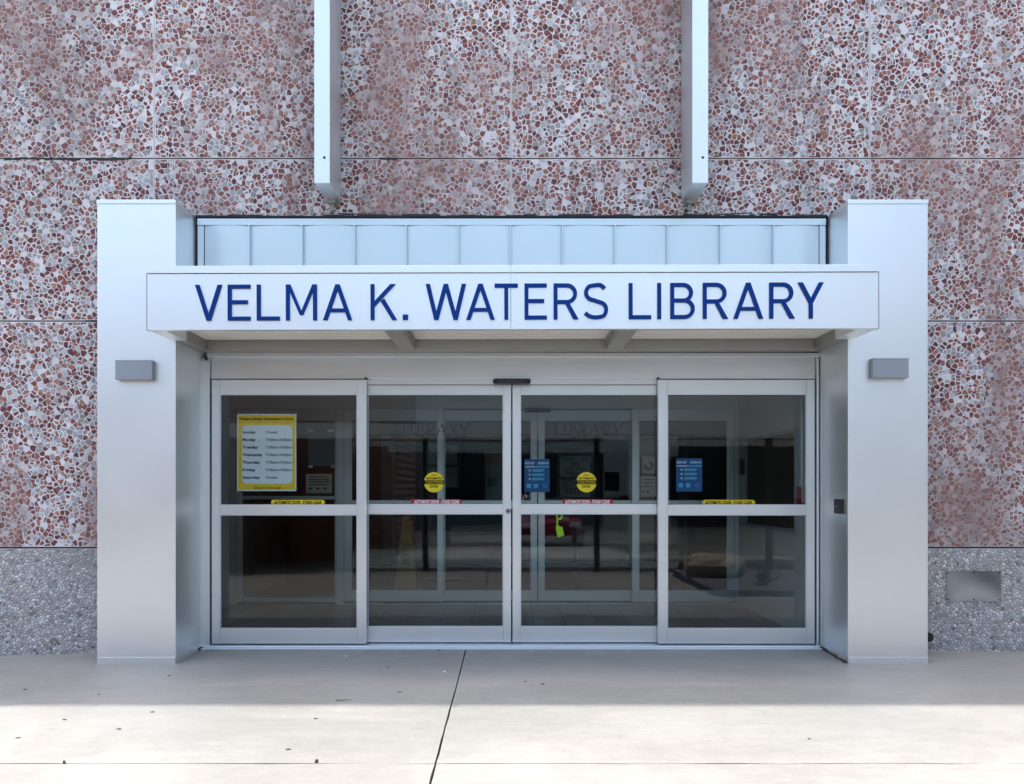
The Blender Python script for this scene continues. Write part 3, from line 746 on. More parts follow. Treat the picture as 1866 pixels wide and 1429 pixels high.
strip(749, 843, 910, 919.6, oM, M_RED, M_WHITE, 'red stand clear sticker pointing right on left sliding door', 'right', GS)
strip(1024, 1117, 910, 919.6, oM, M_RED, M_WHITE, 'red stand clear sticker pointing left on right sliding door', 'left', GS)
for cx, lab in ((791, 'round yellow caution sticker on the left sliding door'), (1068.6, 'round yellow caution sticker on the right sliding door')):
    X, Z = PX(cx, oM), PZ(879, oM); R_ = 18.4*(oM+D0)/F
    o = tag(obj('caution_sticker', MB().shape([disc(X, Z, R_)], oM-.0010, oM), M_STICK), lab, 'sticker', 'round caution stickers on the sliding doors')
    a = math.degrees(math.asin(.20)); part('band', [disc(X, Z, R_, 4, -a, a)+disc(X, Z, R_, 4, 180-a, 180+a)], oM-.0011, .0003, M_INK, o)
    text('CAUTION', X, Z-R_*.13, oM-.0018, R_*1.70, R_*.26, M_STICK, o, .0, 'C')
    text('AUTOMATIC', X, Z+R_*.28, oM-.0014, R_*1.6, R_*.22, M_INK, o, .04, 'C')
    text('DOOR', X, Z-R_*.52, oM-.0014, R_*.82, R_*.22, M_INK, o, .04, 'C')
    part('small_print', [rect(X-R_*.3, X+R_*.3, Z+R_*.68, Z+R_*.75)], oM-.0011, .0003, M_INK, o)
def blue_notice(x0, x1, y0, y1, Y, lab):
    o = sheet('blue_notice', lab, 'notice', x0, x1, y0, y1, Y, M_POSTER, group='blue notices inside the glass')
    X = lambda u: PX(x0+(x1-x0)*u, Y)
    Z = lambda v: PZ(y0+(y1-y0)*v, Y)
    text("DON'T GET", X(.03), Z(.15), Y-.0006, X(.40)-X(.03), .017, M_WHITE, o, .02); text('LOCKED OUT', X(.54), Z(.15), Y-.0006, X(.97)-X(.54), .017, M_WHITE, o, .02)
    part('stripe', [rect(X(.02), X(.42), Z(.245), Z(.21))], Y-.0002, .0004, M_CREAM, o); part('stripe', [rect(X(.425), X(.98), Z(.245), Z(.21))], Y-.0002, .0004, M_SKYINK, o)
    for v in (.34, .47, .60):
        part('bullet', [disc(X(.21), Z(v), .0085, 16)], Y-.0002, .0004, M_CREAM, o)
        part('text_line', [rect(X(.31), X(.80), Z(v-.005), Z(v-.035)), rect(X(.31), X(.76), Z(v+.035), Z(v+.008))], Y-.0002, .0004, M_SKYINK, o)
    for u in (.10, .38): part('icon', [rrect(X(u), X(u+.16), Z(.87), Z(.75), .006)], Y-.0002, .0004, M_SKYINK, o); part('icon_mark', [rect(X(u+.03), X(u+.13), Z(.83), Z(.81))], Y-.0007, .0003, M_POSTER, o)
    c0 = disc(X(.81), Z(.81), .0155, 20); c1 = disc(X(.81), Z(.81), .0125, 20)
    part('icon', [[c0[i], c0[(i+1) % 20], c1[(i+1) % 20], c1[i]] for i in range(20)], Y-.0002, .0004, M_SKYINK, o)
blue_notice(955.5, 1001.5, 837, 897, ygM+.006, 'blue printed notice inside the right sliding door')
blue_notice(1232, 1279.5, 835.5, 896, ygS+.006, 'blue printed notice inside the right sidelight')
# LIBRARY in serif vinyl on both sliding leaves
def serif(ch, w_):
    T, th, s = .15, .085, .045; v = []
    def foot(x, z): return rect(x-.085, x+T+.085, z, z+s)
    if ch in 'LIBR': v += [rect(.09, .09+T, 0, 1), foot(.09, 0), foot(.09, 1-s)]
    if ch == 'L': v += [rect(.09, w_, 0, th*.8), [(w_-.05,0),(w_,0),(w_+.03,.22),(w_-.0,.22)]]
    if ch == 'R': v += bowl(.15, w_*.86, .45, 1, .07)+[[(w_-.17,0),(w_+.02,0),(w_*.52,.5),(w_*.52-.15,.5)]]
    if ch == 'B': v += bowl(.15, w_*.86, .50, 1, .07)+bowl(.15, w_, 0, .57, .07)
    if ch == 'A': v += [[(0,0),(th,0),(w_/2+.03,1),(w_/2-.03,1)], [(w_-T*1.2,0),(w_,0),(w_/2+.05,1),(w_/2-.08,1)], rect(w_*.18, w_*.75, .33, .38), rect(-.07, .13, 0, s), rect(w_-.22, w_+.06, 0, s)]
    if ch == 'Y': v += [rect(w_/2-T/2, w_/2+T/2, 0, .46), [(0,1),(T*1.25,1),(w_/2+T/2,.46),(w_/2-T/2,.42)][::-1], [(w_-th*1.2,1),(w_,1),(w_/2+T/2,.46),(w_/2+T/2-.07,.46)][::-1], rect(-.06,.24,1-s,1), rect(w_-.16,w_+.08,1-s,1), rect(w_/2-.14,w_/2+.14,0,s)]
    return v
yl = ygM+.006
for x0, x1, y0, y1, lab in ((732, 855, 772, 795, 'navy serif library lettering on the left sliding door glass'), (1009.5, 1134.5, 771.5, 795, 'navy serif library lettering on the right sliding door glass')):
    o = thing('glass_lettering', lab, 'lettering', (PX((x0+x1)/2, yl), yl, PZ(y1, yl)), 'library lettering on the door glass')
    hh = PZ(y0, yl)-PZ(y1, yl); ws = [.62,.30,.66,.72,.84,.72,.80]; gap = (((x1-x0)*(yl+D0)/F)/hh-sum(ws))/6; x = PX(x0, yl)
    for ch, w_ in zip('LIBRARY', ws):
        obj('letter', MB().shape([[(x+a*hh, PZ(y1, yl)+b_*hh) for a, b_ in p] for p in serif(ch, w_)], yl, yl+.0006), M_NAVY, o); x += (w_+gap)*hh
# lime loop built behind the right door in place of its reflection
yl = ygM+.022; lt = thing('reflected_tag', 'lime green fabric tag on a loop behind the lower glass of the right sliding door', 'tag', (PX(1018, yl), yl, PZ(936, yl)))
rg = []; c0 = disc(*PT(1019.5, 941, yl), .030, 20); c1 = disc(*PT(1019.5, 941, yl), .013, 20)
obj('loop', MB().shape([[c0[i], c0[(i+1) % 20], c1[(i+1) % 20], c1[i]] for i in range(20)], yl, yl+.006), M_LIME, lt, bevel=.002)
obj('strap', MB().shape(stroke([PT(1016.5, 943, yl), PT(1015.2, 952, yl), PT(1016, 961, yl)], .012), yl+.001, yl+.005), M_LIME, lt)
obj('pouch', MB().shape([[PT(*q, yl) for q in ((1012.3,961),(1014,957.5),(1018.5,957),(1021,961),(1024,958.5),(1025.5,963),(1027.5,973),(1028.3,975.5),(1021,978.6),(1016,978.8),(1014,970))]], yl-.004, yl+.010), M_LIME, lt, bevel=.003)
# reader on the right pier and steel plate on the plinth
ry = PX(0, 0); rd = thing('card_reader', 'small black reader on the inner side of the right pier', 'reader', (2.516, -.35, 1.15))
yA, yB = 2.519*F/(1525.5-CX)-D0, 2.519*F/(1537-CX)-D0
zA, zB_ = PZ(936.5, yB), PZ(910, yB)
obj('case', MB().box(2.492, 2.5215, min(yA, yB), max(yA, yB), zA, zB_), M_BLACK, rd, bevel=.004)
obj('indicator', MB().cyl((2.4915, (yA+yB)/2+.02, (zA+zB_)/2), (2.4925, (yA+yB)/2+.02, (zA+zB_)/2), .006, n=10), M_WHITE, rd)
yp = YW-.012
pl = thing('cover_plate', 'blank brushed steel cover plate screwed to the grey pebbled plinth', 'cover plate', (PX(1775, yp), yp, PZ(1068, yp)))
X0, X1, Z1, Z0 = PX(1725, yp), PX(1824.5, yp), PZ(1041, yp), PZ(1096, yp)
b = MB(); nx, nz = 14, 8
for iz in range(nz+1):
    for ix in range(nx+1):
        u, v = ix/nx, iz/nz; b.v.append((X0+(X1-X0)*u, yp-.004*math.sin(math.pi*u)*math.sin(math.pi*v)+.0025*math.sin(5*u+3*v), Z0+(Z1-Z0)*v))
for iz in range(nz):
    for ix in range(nx): k = iz*(nx+1)+ix; b.f.append((k, k+1, k+nx+2, k+nx+1)); b.c.append(None)
ringi = [ix for ix in range(nx)]+[iz*(nx+1)+nx for iz in range(nz)]+[nz*(nx+1)+ix for ix in range(nx, 0, -1)]+[iz*(nx+1) for iz in range(nz, 0, -1)]
n0 = len(b.v); b.v += [(b.v[k][0], yp+.01, b.v[k][2]) for k in ringi]
for q in range(len(ringi)): r_ = (q+1) % len(ringi); b.f.append((ringi[r_], ringi[q], n0+q, n0+r_)); b.c.append(None)
obj('plate', b, M_STEEL, pl, smooth=False)
for u in (.03, .5, .97):
    for v in (.06, .94): x, z = X0+(X1-X0)*u, Z0+(Z1-Z0)*v; obj('screw', MB().cyl((x, yp-.004, z), (x, yp+.003, z), .006, n=8), M_DARK, pl)
hb = thing('pipe_stub', 'black round pipe stub low on the plinth beside the right pier', 'pipe', (PX(1690, YW), YW, PZ(1155, YW)))
k = MB().cyl((PX(1682, YW), YW-.09, PZ(1158, YW)), (PX(1682, YW), YW+.01, PZ(1158, YW)), .038, n=18); obj('pipe', k, M_BLACK, hb, bevel=.004)
obj('collar', MB().cyl((PX(1682, YW), YW-.02, PZ(1158, YW)), (PX(1682, YW), YW-.006, PZ(1158, YW)), .046, n=18), M_BLACK, hb)

# ------------------------------------------------------------------ vestibule and lobby
YI = 2.36
fl = tag(obj('floor', MB().box(-3.16, 2.57, .152, YI+.05, -.05, -.004), M_GROUT), 'brown tiled vestibule floor behind the glass doors', kind='structure')
tw = .3065; x = -3.15; nt_ = 0
while x < 2.55:
    y = .155
    while y < YI-.02:
        obj('tile', MB().box(x+.003, min(x+tw-.003, 2.558), y+.003, min(y+tw-.003, YI+.04), -.006, random.uniform(-.0012, .0004)), M_TILE, fl); y += tw
    x += tw
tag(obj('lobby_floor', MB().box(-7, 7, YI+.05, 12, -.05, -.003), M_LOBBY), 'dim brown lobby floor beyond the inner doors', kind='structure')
tag(obj('wall_left', MB().box(-3.36, -3.156, .30, YI+.05, -.05, 2.75), M_WALL), 'left vestibule wall', kind='structure')
tag(obj('wall_right', MB().box(2.562, 2.76, .30, YI+.05, -.05, 2.75), M_WALL), 'pale right vestibule wall', kind='structure')
obj('reveal', MB().box(2.53, 2.561, .17, .30, -.05, 2.6), M_WALL, sur)
tag(obj('ceiling', MB().box(-7, 7, .30, 12, 2.75, 2.85), M_WALL), 'pale ceiling of vestibule and lobby', kind='structure')
iw = MB(); iz = PZ(745, YI)
iw.box(-3.155, 2.561, YI, YI+.14, iz, 2.749); iw.box(-3.155, PX(430, YI), YI, YI+.14, 0, iz-.001); iw.box(-7, -3.36, YI+.05, YI+.2, -.05, 2.749); iw.box(2.762, 7, YI+.05, YI+.2, -.05, 2.749)
tag(obj('wall_inner', iw, M_WALL), 'inner vestibule wall above the second doors', kind='structure')
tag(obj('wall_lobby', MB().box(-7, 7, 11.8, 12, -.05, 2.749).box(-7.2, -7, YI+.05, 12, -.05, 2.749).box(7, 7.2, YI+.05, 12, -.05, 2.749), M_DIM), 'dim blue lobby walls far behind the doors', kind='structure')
GI = 'inner doors of the vestibule'
GYI = (766, 913, 926, 1077)
leaf('inner_sidelight', 'inner fixed pane at far left behind the hours poster', 'glass panel', 430.5, 612, 745.5, 1098, 440, 611, (766, 905, 909, 1091), YI+.02, .05, GI)
leaf('inner_sidelight', 'inner fixed pane behind the left sliding door', 'glass panel', 627, 808, 745.5, 1096, 640, 798, GYI, YI, .05, GI)
leaf('inner_sliding_door', 'left inner sliding door seen through the outer glass', 'sliding door', 800, 979, 748, 1095, 810, 968, GYI, YI+.06, .045, GI)
leaf('inner_sliding_door', 'right inner sliding door seen through the outer glass', 'sliding door', 981, 1160, 748, 1095, 991.5, 1152, GYI, YI+.06, .045, GI)
leaf('inner_sidelight', 'inner fixed pane behind the right sidelight', 'glass panel', 1152, 1338, 745.5, 1097, 1164, 1326, GYI, YI, .05, GI)
obj('inner_jamb', MB().box(PX(1339, YI), 2.5605, YI+.001, YI+.12, 0, iz-.001), M_DOOR, sur)
obj('inner_jamb', MB().box(PX(612.5, YI), PX(626.5, YI), YI+.001, YI+.12, 0, iz-.001), M_DOOR, sur)
obj('inner_threshold', MB().box(PX(613, YI), PX(1338, YI), YI-.02, YI+.12, -.001, .009), M_DOOR, sur)
si = thing('door_sensor', 'long black motion sensor above the inner doors', 'sensor', (PX(980, YI), YI, iz))
obj('housing', MB().shape([rrect(PX(956, YI-.05), PX(1004, YI-.05), PZ(751, YI-.05), PZ(744, YI-.05), .018)], YI-.05, YI-.001), M_BLACK, si, bevel=.004)
# papers on the inner panes
yq = YI+.013
ts = thing('taped_sheet', 'clear teal sheet held by white tape corners on the left inner pane', 'sheet', (PX(585, yq), yq, PZ(817, yq)))
yq2 = YI+.02+.015
obj('film', MB().shape([rect(PX(562, yq2), PX(609, yq2), PZ(850, yq2), PZ(787, yq2))], yq2, yq2+.001), M_TEAL, ts)
for a, b_, c, d in ((560.5, 571, 782.5, 787), (597, 608, 782.5, 787), (562, 570, 848, 852.5), (603.5, 610.5, 848, 852.5)):
    obj('tape', MB().shape([rect(PX(a, yq2), PX(b_, yq2), PZ(d, yq2), PZ(c, yq2))], yq2-.0025, yq2-.0012), M_WHITE, ts)
def lined(name, lab, cat, x0, x1, y0, y1, Y, m, lines, icons=0, head=None, group=None):
    o = sheet(name, lab, cat, x0, x1, y0, y1, Y, m, group=group)
    for k in range(lines):
        yy = y0+(y1-y0)*(.14+.5*k/max(1, lines)); sh = random.uniform(.62, .84)
        part('text_line', [rect(PX(x0+(x1-x0)*.1, Y), PX(x0+(x1-x0)*(.1+sh), Y), PZ(yy+1.3, Y), PZ(yy, Y))], Y-.0003, .0005, M_INK, o)
    for k in range(icons):
        part('icon', [disc(PX(x0+(x1-x0)*(.17+.28*k), Y), PZ(y0+(y1-y0)*.75, Y), .013, 14)], Y-.0003, .0005, M_INK, o)
    return o
lined('paper_notice', 'grey paper notice with three icons on left inner pane', 'notice', 557.5, 605, 863.5, 899, yq2-.002, M_CREAM, 4, 3, group='papers on the inner doors')
lined('paper_notice', 'grey paper notice below the round emblem on right inner pane', 'notice', 1168, 1196, 868, 905, yq, M_CREAM, 3, 2, group='papers on the inner doors')
em = sheet('emblem_sheet', 'pale sheet with a dark round swirl emblem on right inner pane', 'notice', 1170, 1194, 832, 863, yq, M_CREAM, group='papers on the inner doors')
for rr_ in (.052, .030):
    c0 = disc(*PT(1182, 849, yq), rr_, 24, -200, 90); c1 = disc(*PT(1182, 849, yq), rr_*.72, 24, -200, 90)
    part('swirl', [[c0[i], c0[i+1], c1[i+1], c1[i]] for i in range(24)], yq-.0004, .0006, M_INK, em)
tag(obj('bulkhead', MB().box(-6.9, 6.9, 4.2, 4.5, PZ(791, 4.2), 2.749), mat('teal_bulkhead', (.55,.78,.84), .7)), 'teal bulkhead under the lobby ceiling', kind='structure')
# lobby furniture
def stand(lab, x0, x1, y0, y1, Y, split, words):
    zb_, zt__ = PZ(y1, Y), PZ(y0, Y); o = thing('sign_stand', lab, 'sign stand', (PX((x0+x1)/2, Y), Y, 0), 'sign stands in the lobby')
    obj('board', MB().box(PX(x0-6, Y), PX(x1+6, Y), Y+.002, Y+.03, zb_-.05, zt__+.05), M_BLACK, o, bevel=.003)
    xm_ = PX((x0+x1)/2, Y)
    obj('post', MB().box(xm_-.02, xm_+.02, Y+.031, Y+.07, .03, zb_), M_BLACK, o)
    obj('foot', MB().box(xm_-.28, xm_+.28, Y-.12, Y+.2, 0, .03), M_BLACK, o, bevel=.006)
    n = len(words)
    zs = zb_+(zt__-zb_)*split
    obj('paper', MB().box(PX(x0, Y), PX(x1, Y), Y, Y+.0015, zs+.02, zt__), M_CREAM, o); obj('paper', MB().box(PX(x0, Y), PX(x1, Y), Y, Y+.0015, zb_, zs-.02), M_CREAM, o)
    for (wd, v, sz, wf) in words:
        text(wd, xm_, zb_+(zt__-zb_)*v, Y-.0008, (PX(x1, Y)-PX(x0, Y))*wf, sz, M_INK, o, .0, 'C')
stand('stand with cream construction and do not enter papers behind the right doors', 1020, 1076, 831, 906, 3.3, .46,
      (('CONSTRUCTION', .88, .045, .86), ('AREA', .76, .045, .3), ('AUTHORIZED', .64, .045, .7), ('PERSONNEL', .53, .045, .6), ('DO NOT', .27, .075, .7), ('ENTER', .08, .075, .6)))
stand('stand with two plain cream papers behind the left doors', 777, 833, 810, 888, 4.6, .5, (('NOTICE', .85, .05, .5),))
po = thing('poster_board', 'orange topped poster board standing in the dim lobby', 'poster board', (PX(900, 4.0), 4.0, 0))
obj('panel', MB().box(PX(884, 4), PX(919, 4), 4.0, 4.03, PZ(918, 4), PZ(824, 4)), M_CREAM, po); obj('heading', MB().box(PX(885.5, 4), PX(917.5, 4), 3.997, 3.9995, PZ(846, 4), PZ(826, 4)), M_ORANGE, po)
obj('picture', MB().box(PX(890, 4), PX(906, 4), 3.997, 3.9995, PZ(886, 4), PZ(870, 4)), M_AGAVE, po); obj('leg', MB().box(PX(886, 4), PX(888, 4), 4.005, 4.03, 0, PZ(919, 4)), M_BLACK, po); obj('leg', MB().box(PX(915, 4), PX(917, 4), 4.005, 4.03, 0, PZ(919, 4)), M_BLACK, po)
# wet floor cone
cy = 3.55; cxn = PX(742, cy); cn = thing('wet_floor_cone', 'tall tapering yellow floor caution cone behind the left doors', 'cone', (cxn, cy, 0))
def frust(b, cx, cy_, z0, z1, a, c, ay=None):
    b.hexa([(cx-a, cy_-a, z0),(cx+a, cy_-a, z0),(cx+a, cy_+a, z0),(cx-a, cy_+a, z0),(cx-c, cy_-c, z1),(cx+c, cy_-c, z1),(cx+c, cy_+c, z1),(cx-c, cy_+c, z1)]); return b
obj('body', frust(MB(), cxn, cy, .03, .90, .148, .058), M_CONE, cn, bevel=.008); obj('foot', frust(MB(), cxn, cy, 0, .03, .17, .16), M_CONE, cn, bevel=.006)
obj('top_grip', frust(MB(), cxn, cy, .90, .95, .045, .035), M_CONE, cn, bevel=.006)
q = .148-.09*(.45)/.87; fr = MB()
fr.face([(cxn-.05, cy-.1215, .34), (cxn+.05, cy-.1215, .34), (cxn, cy-.1045, .50)]); o_ = obj('warning_triangle', fr, M_INK, cn)
# trash bin
cy = 5.9; X0, X1 = PX(668, cy), PX(697, cy); bn = thing('litter_bin', 'dark square litter bin with rimmed lid in the lobby', 'bin', ((X0+X1)/2, cy, 0))
obj('body', MB().box(X0+.01, X1-.01, cy, cy+.26, .05, .60), M_DESK, bn, bevel=.008); obj('lid', MB().box(X0-.015, X1+.015, cy-.02, cy+.28, .60, .67), M_BLACK, bn, bevel=.01); obj('hood', MB().box(X0+.02, X1-.02, cy+.02, cy+.24, .67, .86), M_DESK, bn, bevel=.02)
for a in (X0+.02, X1-.05): obj('foot', MB().box(a, a+.03, cy+.02, cy+.06, 0, .05), M_BLACK, bn)
# pillars, desk
for px0, px1, yy, lab in ((694, 715, 6.0, 'pale square pillar beside the litter bin in the lobby'), (1146, 1192, 6.2, 'pale square pillar behind the right sliding door')):
    a, b_ = PX(px0, yy), PX(px1, yy); o = thing('lobby_pillar', lab, 'pillar', ((a+b_)/2, yy, 0), 'pale pillars in the lobby')
    obj('shaft', MB().box(a, b_, yy, yy+.3, .1, 2.749), M_PILLAR, o, bevel=.004); obj('skirting', MB().box(a-.008, b_+.008, yy-.008, yy+.308, 0, .099), M_BLACK, o)
dk = thing('reception_desk', 'long dark reception desk with grey lower front across the lobby', 'desk', (0, 6.6, 0))
X0, X1 = PX(812, 6.6), PX(1140, 6.6)
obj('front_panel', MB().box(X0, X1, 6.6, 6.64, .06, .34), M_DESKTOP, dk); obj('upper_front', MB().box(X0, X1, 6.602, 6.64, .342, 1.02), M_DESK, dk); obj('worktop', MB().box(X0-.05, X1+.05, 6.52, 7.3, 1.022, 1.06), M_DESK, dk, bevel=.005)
obj('toe_kick', MB().box(X0+.02, X1-.02, 6.63, 7.2, 0, .059), M_BLACK, dk); obj('end_panel', MB().box(X0, X0+.03, 6.641, 7.2, .06, 1.02), M_DESK, dk); obj('end_panel', MB().box(X1-.03, X1, 6.641, 7.2, .06, 1.02), M_DESK, dk)
# right vestibule wall: board, intercom, alarm call point, conduit
nb = thing('notice_board', 'dark brown framed notice board on the right vestibule wall', 'notice board', (2.56, 1.25, .9))
obj('board', MB().box(2.535, 2.561, .56, 1.96, .93, 1.80), M_BROWN, nb)
fr = MB(); fr.box(2.525, 2.5605, .53, .559, .90, 1.83); fr.box(2.525, 2.5605, 1.961, 1.99, .90, 1.83); fr.box(2.525, 2.5605, .5595, 1.9605, .90, .929); fr.box(2.525, 2.5605, .5595, 1.9605, 1.801, 1.83)
obj('frame', fr, M_LAMP, nb)
ic = thing('intercom', 'small dark intercom handset on the right vestibule wall near the inner doors', 'intercom', (2.56, 2.18, 1.5))
obj('case', MB().box(2.535, 2.5605, 2.13, 2.24, 1.45, 1.62), M_BLACK, ic, bevel=.004); obj('handset', MB().box(2.515, 2.534, 2.15, 2.19, 1.46, 1.61), M_BLACK, ic, bevel=.006)
cp = thing('alarm_call_point', 'red alarm call point with cream cover on the right vestibule wall', 'alarm', (2.56, .42, 1.2))
obj('case', MB().box(2.515, 2.5605, .405, .47, 1.15, 1.31), M_RED, cp, bevel=.003); obj('cover', MB().box(2.53, 2.5605, .335, .40, 1.17, 1.31), M_CREAM, cp, bevel=.003)
for yy in (.36, .43): tag(obj('conduit', MB().cyl((2.548, yy, 1.312), (2.548, yy, 2.74), .011, n=10), M_DOOR), 'steel conduit running up the right vestibule wall, %s the door glass' % ('nearer' if yy < .4 else 'farther from'), 'conduit', 'conduits above the alarm call point')

# ------------------------------------------------------------------ scraps on the pavement
def ground_at(px, py):
    Y = -1.0
    for _ in range(12): d = (H-gz(PX(px, Y), Y))*F/(py-CY); Y = d-D0
    return PX(px, Y), Y
SCR = [('twig', 627, 1278, 'thin dark twig lying along the shadow edge left of the long joint'), ('leaf', 575, 1310, 'dark leaf scrap just below the shadow edge left of centre'),
       ('leaf', 526, 1366, 'dark speck of leaf between the shadow edge and the cross joint'), ('leaf', 180, 1266, 'dark leaf scrap in the shade below the left pier'), ('leaf', 46, 1257, 'dark leaf scrap in the shade at the far left edge'),
       ('leaf', 278, 1298, 'long dark leaf scrap in the sun below the left pier base'), ('leaf', 118, 1312, 'dark leaf scrap in the sun at the left'), ('leaf', 217, 1329, 'dark leaf scrap in the sun right of the left edge scrap'),
       ('leaf', 33, 1345, 'leaf scrap at the left edge near the cross joint'), ('leaf', 707, 1217, 'dark leaf scrap in front of the left sliding door'), ('leaf', 800, 1185, 'dark crumb lying close to the threshold'),
       ('leaf', 957, 1243, 'first of two dark leaf scraps in the shade right of the long joint'), ('leaf', 989, 1247, 'second of two dark leaf scraps in the shade right of the long joint'), ('leaf', 308, 1232, 'small crumb beside the left pier base'),
       ('leaf', 729, 1262, 'faint leaf scrap in the middle of the shade'), ('lump', 577, 1389, 'dark dirt lump on the cross joint left of centre'), ('lump', 117, 1391, 'dark dirt lump on the cross joint far left'), ('leaf', 1475, 1347, 'dark speck in the sun at the right'),
       ('grit', 75, 1244, 'white fleck lying on the shaded pavement at the left'), ('grit', 630, 1196, 'white fleck in front of the left sidelight'), ('grit', 968, 1186, 'white fleck near the middle of the threshold'), ('grit', 810, 1224, 'white fleck just left of the long joint')]
for kd, px, py, lab in SCR:
    x, y = ground_at(px, py); z = gz(x, y); R_ = random.Random(px)
    if kd == 'twig':
        b = MB(); p0 = Vector((x-.05, y-.006, z+.006)); 
        for k in range(5): p1 = p0+Vector((.018, .004*R_.uniform(.2, 1.6), R_.uniform(-.002, .003))); b.cyl(p0, p1, .0032-.0004*k, n=6); p0 = p1
        nm, m, ct = 'twig', M_LEAF, 'twig'
    else:
        b = MB(); n = 7; L = {'leaf': .015, 'lump': .012, 'grit': .012}[kd]*R_.uniform(.7, 1.25); a0 = R_.uniform(-.5, .5); hgt = .012 if kd == 'lump' else .004
        ring = [(x+L*math.cos(6.283*k/n)*R_.uniform(.8, 1.1), y+L*(.8 if kd == 'lump' else .55)*math.sin(6.283*k/n+a0)*R_.uniform(.7, 1.1)) for k in range(n)]
        b.v = [(p[0], p[1], z-.002) for p in ring]+[(x+(p[0]-x)*.8, y+(p[1]-y)*.8, z+hgt*R_.uniform(.6, 1.2)) for p in ring]+[(x, y, z+hgt*1.3)]
        for k in range(n):
            j = (k+1) % n; b.f += [(k, j, n+j, n+k), (n+k, n+j, 2*n)]; b.c += [None, None]
        nm, m, ct = {'leaf': ('leaf_scrap', M_LEAF, 'leaf'), 'lump': ('dirt_lump', M_LEAF, 'dirt'), 'grit': ('paper_fleck', M_GRIT, 'fleck')}[kd]
    tag(obj(nm, b, m), lab, ct, 'scraps lying on the pavement')

# ------------------------------------------------------------------ across the forecourt: what the glass mirrors
wk = thing('covered_walkway', 'low white walkway roof on dark posts mirrored in the door glass', 'walkway', (0, -7.6, 0))
obj('roof_slab', MB().box(-13, 13, -8.9, -6.265, 2.26, 2.34), M_CANOPY, wk); obj('fascia', MB().box(-13, 13, -6.26, -6.18, 2.12, 2.36), M_CANOPY, wk, bevel=.004)
for x in (-9.9, -7.1, -4.25, -1.43, 1.43, 4.25, 7.1, 9.9): obj('post', MB().box(x-.045, x+.045, -6.46, -6.37, gz(x, -6.4)-.01, 2.259), M_POST, wk)
ob = thing('brick_building', 'low dark brick building mirrored in the left door glass', 'building', (-9, -10, 0))
obj('wall', MB().box(-15, -2.4, -9.6, -9.2, -.33, 3.9), M_BRICK, ob); obj('pilaster', MB().box(-4.9, -4.4, -9.195, -8.95, -.33, 2.41), M_BRICK, ob); obj('roof', MB().box(-15.2, -2.2, -13, -9.0, 3.901, 4.05), M_CANOPY, ob)
obj('window', MB().box(-9, -6.4, -9.197, -9.15, .7, 2.2), M_DKGLASS, ob); obj('end_wall', MB().box(-2.7, -2.4, -13, -9.601, -.33, 3.9), M_BRICK, ob)
o2 = thing('stucco_building', 'grey rendered building mirrored in the right door glass', 'building', (9, -10, 0))
obj('wall', MB().box(2.6, 15, -10.6, -10.2, -.33, 4.6), M_WALL, o2); obj('window', MB().box(3.4, 7.5, -10.197, -10.15, .5, 2.2), M_DKGLASS, o2); obj('roof', MB().box(2.4, 15.2, -14, -10.0, 4.601, 4.75), M_CANOPY, o2)
fb = thing('added_far_building', 'dark blue glazed building added behind the parked car to darken the mirrored middle glass', 'building', (0, -24, 0))  # added to darken what the middle glass mirrors
obj('wall', MB().box(-14, 14, -24.5, -24, -.34, 5.2), mat('dark_blue_cladding', (.035,.06,.075), .6), fb); obj('pale_reflection_band', MB().box(-14, 14, -23.99, -23.9, 3.7, 5.2), mat('reflection_pale_grey', (.50,.58,.62), .6), fb); obj('parapet', MB().box(-14.1, 14.1, -24.6, -23.85, 5.201, 5.5), M_CANOPY, fb)  # pale band added to brighten the upper part of the glass reflection
for k in range(8): obj('window', MB().box(-12.5+k*3.2, -10.4+k*3.2, -23.998, -23.95, .9, 2.9), M_DKGLASS, fb)
tb = thing('sky_blocker', 'unseen tall grey building added beyond the right end of the forecourt to block sky', 'building', (13, -6, 0))  # added out of view to block sky and darken faces turned right
obj('wall', MB().box(10.5, 20, -12, -2.5, -.33, 10.5), mat('dark_grey_render', (.20,.21,.22), .8), tb); obj('roof', MB().box(10.4, 20.1, -12.1, -2.4, 10.501, 10.8), M_CANOPY, tb)
for k in range(3): obj('window', MB().box(10.46, 10.499, -10.8+k*2.8, -9.2+k*2.8, 1, 2.6), M_DKGLASS, tb)
car = thing('parked_car', 'dark red parked car mirrored behind the right sliding door', 'car', (1.1, -14.6, -.3))
cb = [(-.88,.18),(.88,.18),(.92,.55),(.88,.86),(-.88,.86),(-.92,.55)]
b = MB(); b.hexa([(.2,-18.6,-.12),(2.0,-18.6,-.12),(2.0,-14.4,-.12),(.2,-14.4,-.12),(.24,-18.5,.55),(1.96,-18.5,.55),(1.96,-14.5,.48),(.24,-14.5,.48)]); obj('body', b, M_CAR, car, bevel=.09)
b = MB(); b.hexa([(.3,-18.2,.551),(1.9,-18.2,.551),(1.9,-15.5,.551),(.3,-15.5,.551),(.45,-17.6,1.08),(1.75,-17.6,1.08),(1.75,-16.2,1.08),(.45,-16.2,1.08)]); obj('cabin', b, M_DKGLASS, car, bevel=.05)
for x in (.45, 1.75): obj('headlight', MB().box(x-.16, x+.16, -14.47, -14.36, .26, .40), M_CARLAMP, car, bevel=.02)
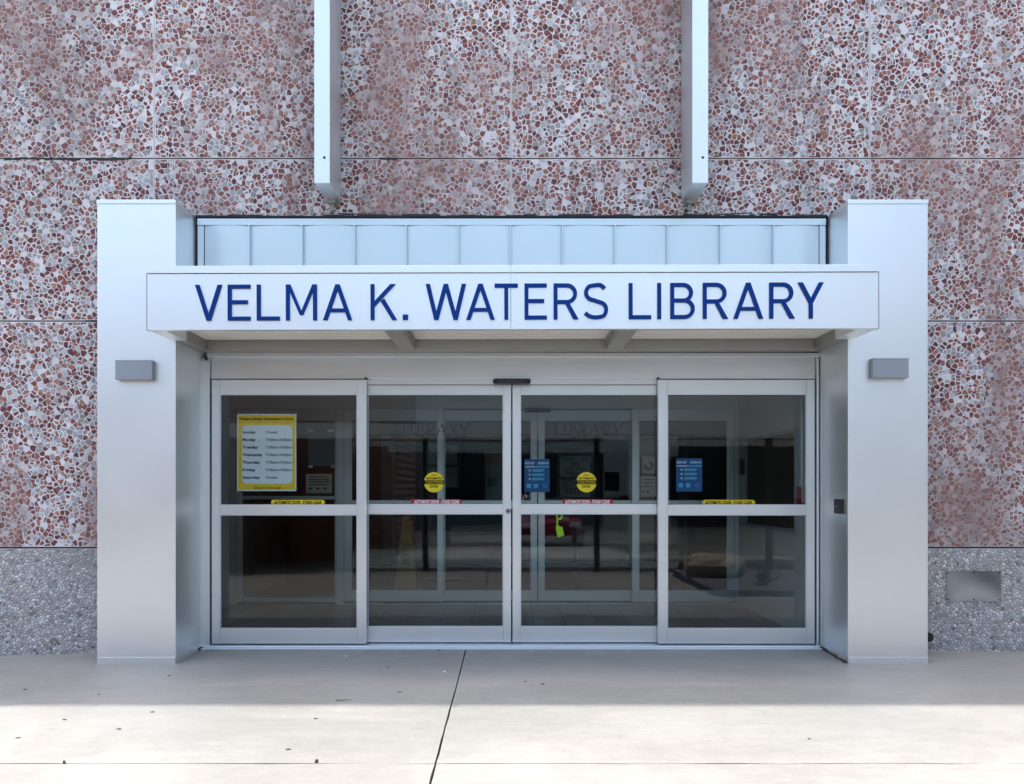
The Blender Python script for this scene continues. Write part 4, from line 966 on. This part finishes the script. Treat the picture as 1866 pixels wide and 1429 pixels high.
for x in (.18, 1.82):
    for y in (-15.3, -17.7): obj('wheel', MB().cyl((x, y, -.02), (x+.2, y, -.02), .32, n=20), M_BLACK, car)
bed = MB()
bed.box(2.55, 7.5, -5.9, -3.3, -.2, .03)
tag(obj('gravel_bed', bed, M_GRAVEL), 'blue grey gravel bed mirrored low in the right sidelight', kind='structure')
for k, (x, y, s) in enumerate(((3.35, -3.9, .34), (4.2, -3.75, .30), (4.9, -4.6, .36))):
    b = MB(); R_ = random.Random(k)
    for i in range(26):
        a = i*2.4; el = math.radians(R_.uniform(18, 75)); L = s*R_.uniform(.75, 1.1); wdt = .026
        d = Vector((math.cos(a)*math.cos(el), math.sin(a)*math.cos(el), math.sin(el))); u = Vector((-math.sin(a), math.cos(a), 0)); nrm = d.cross(u)
        c0 = Vector((x, y, .03)); m1 = c0+d*L*.45; tip = c0+d*L-Vector((0, 0, .03))
        b.face([c0-u*wdt*.6, m1-u*wdt, tip, m1+nrm*-.008]); b.face([c0+u*wdt*.6, m1+nrm*-.008, tip, m1+u*wdt]); b.face([c0-u*wdt*.6, m1+nrm*-.008, m1+u*wdt, c0+u*wdt*.6]); b.face([m1-u*wdt, c0-u*wdt*.6, c0+u*wdt*.6, m1+u*wdt, tip])
    tag(obj('agave_plant', b, M_AGAVE), ('spiky agave mirrored at the middle of the right sidelight', 'spiky agave mirrored at the right edge of the right sidelight', 'spiky agave farther back in the gravel bed')[k], 'plant', 'agaves in the gravel bed')
b = MB(); n = 14; mm = 9
for i in range(mm+1):
    for j in range(n):
        th, ph = math.pi*i/mm, 2*math.pi*j/n; v = Vector((math.sin(th)*math.cos(ph), math.sin(th)*math.sin(ph), math.cos(th))); r_ = 1+.35*noise.noise(v*1.7+Vector((3, 1, 2)))
        b.v.append((2.95+v.x*.42*r_, -4.95+v.y*.3*r_, .16+v.z*.24*r_))
for i in range(mm):
    for j in range(n): a, c = i*n+j, i*n+(j+1) % n; b.f.append((a, a+n, c+n, c)); b.c.append(None)
tag(obj('boulder', b, M_ROCK), 'tan limestone boulder mirrored low in the right sidelight', 'boulder')
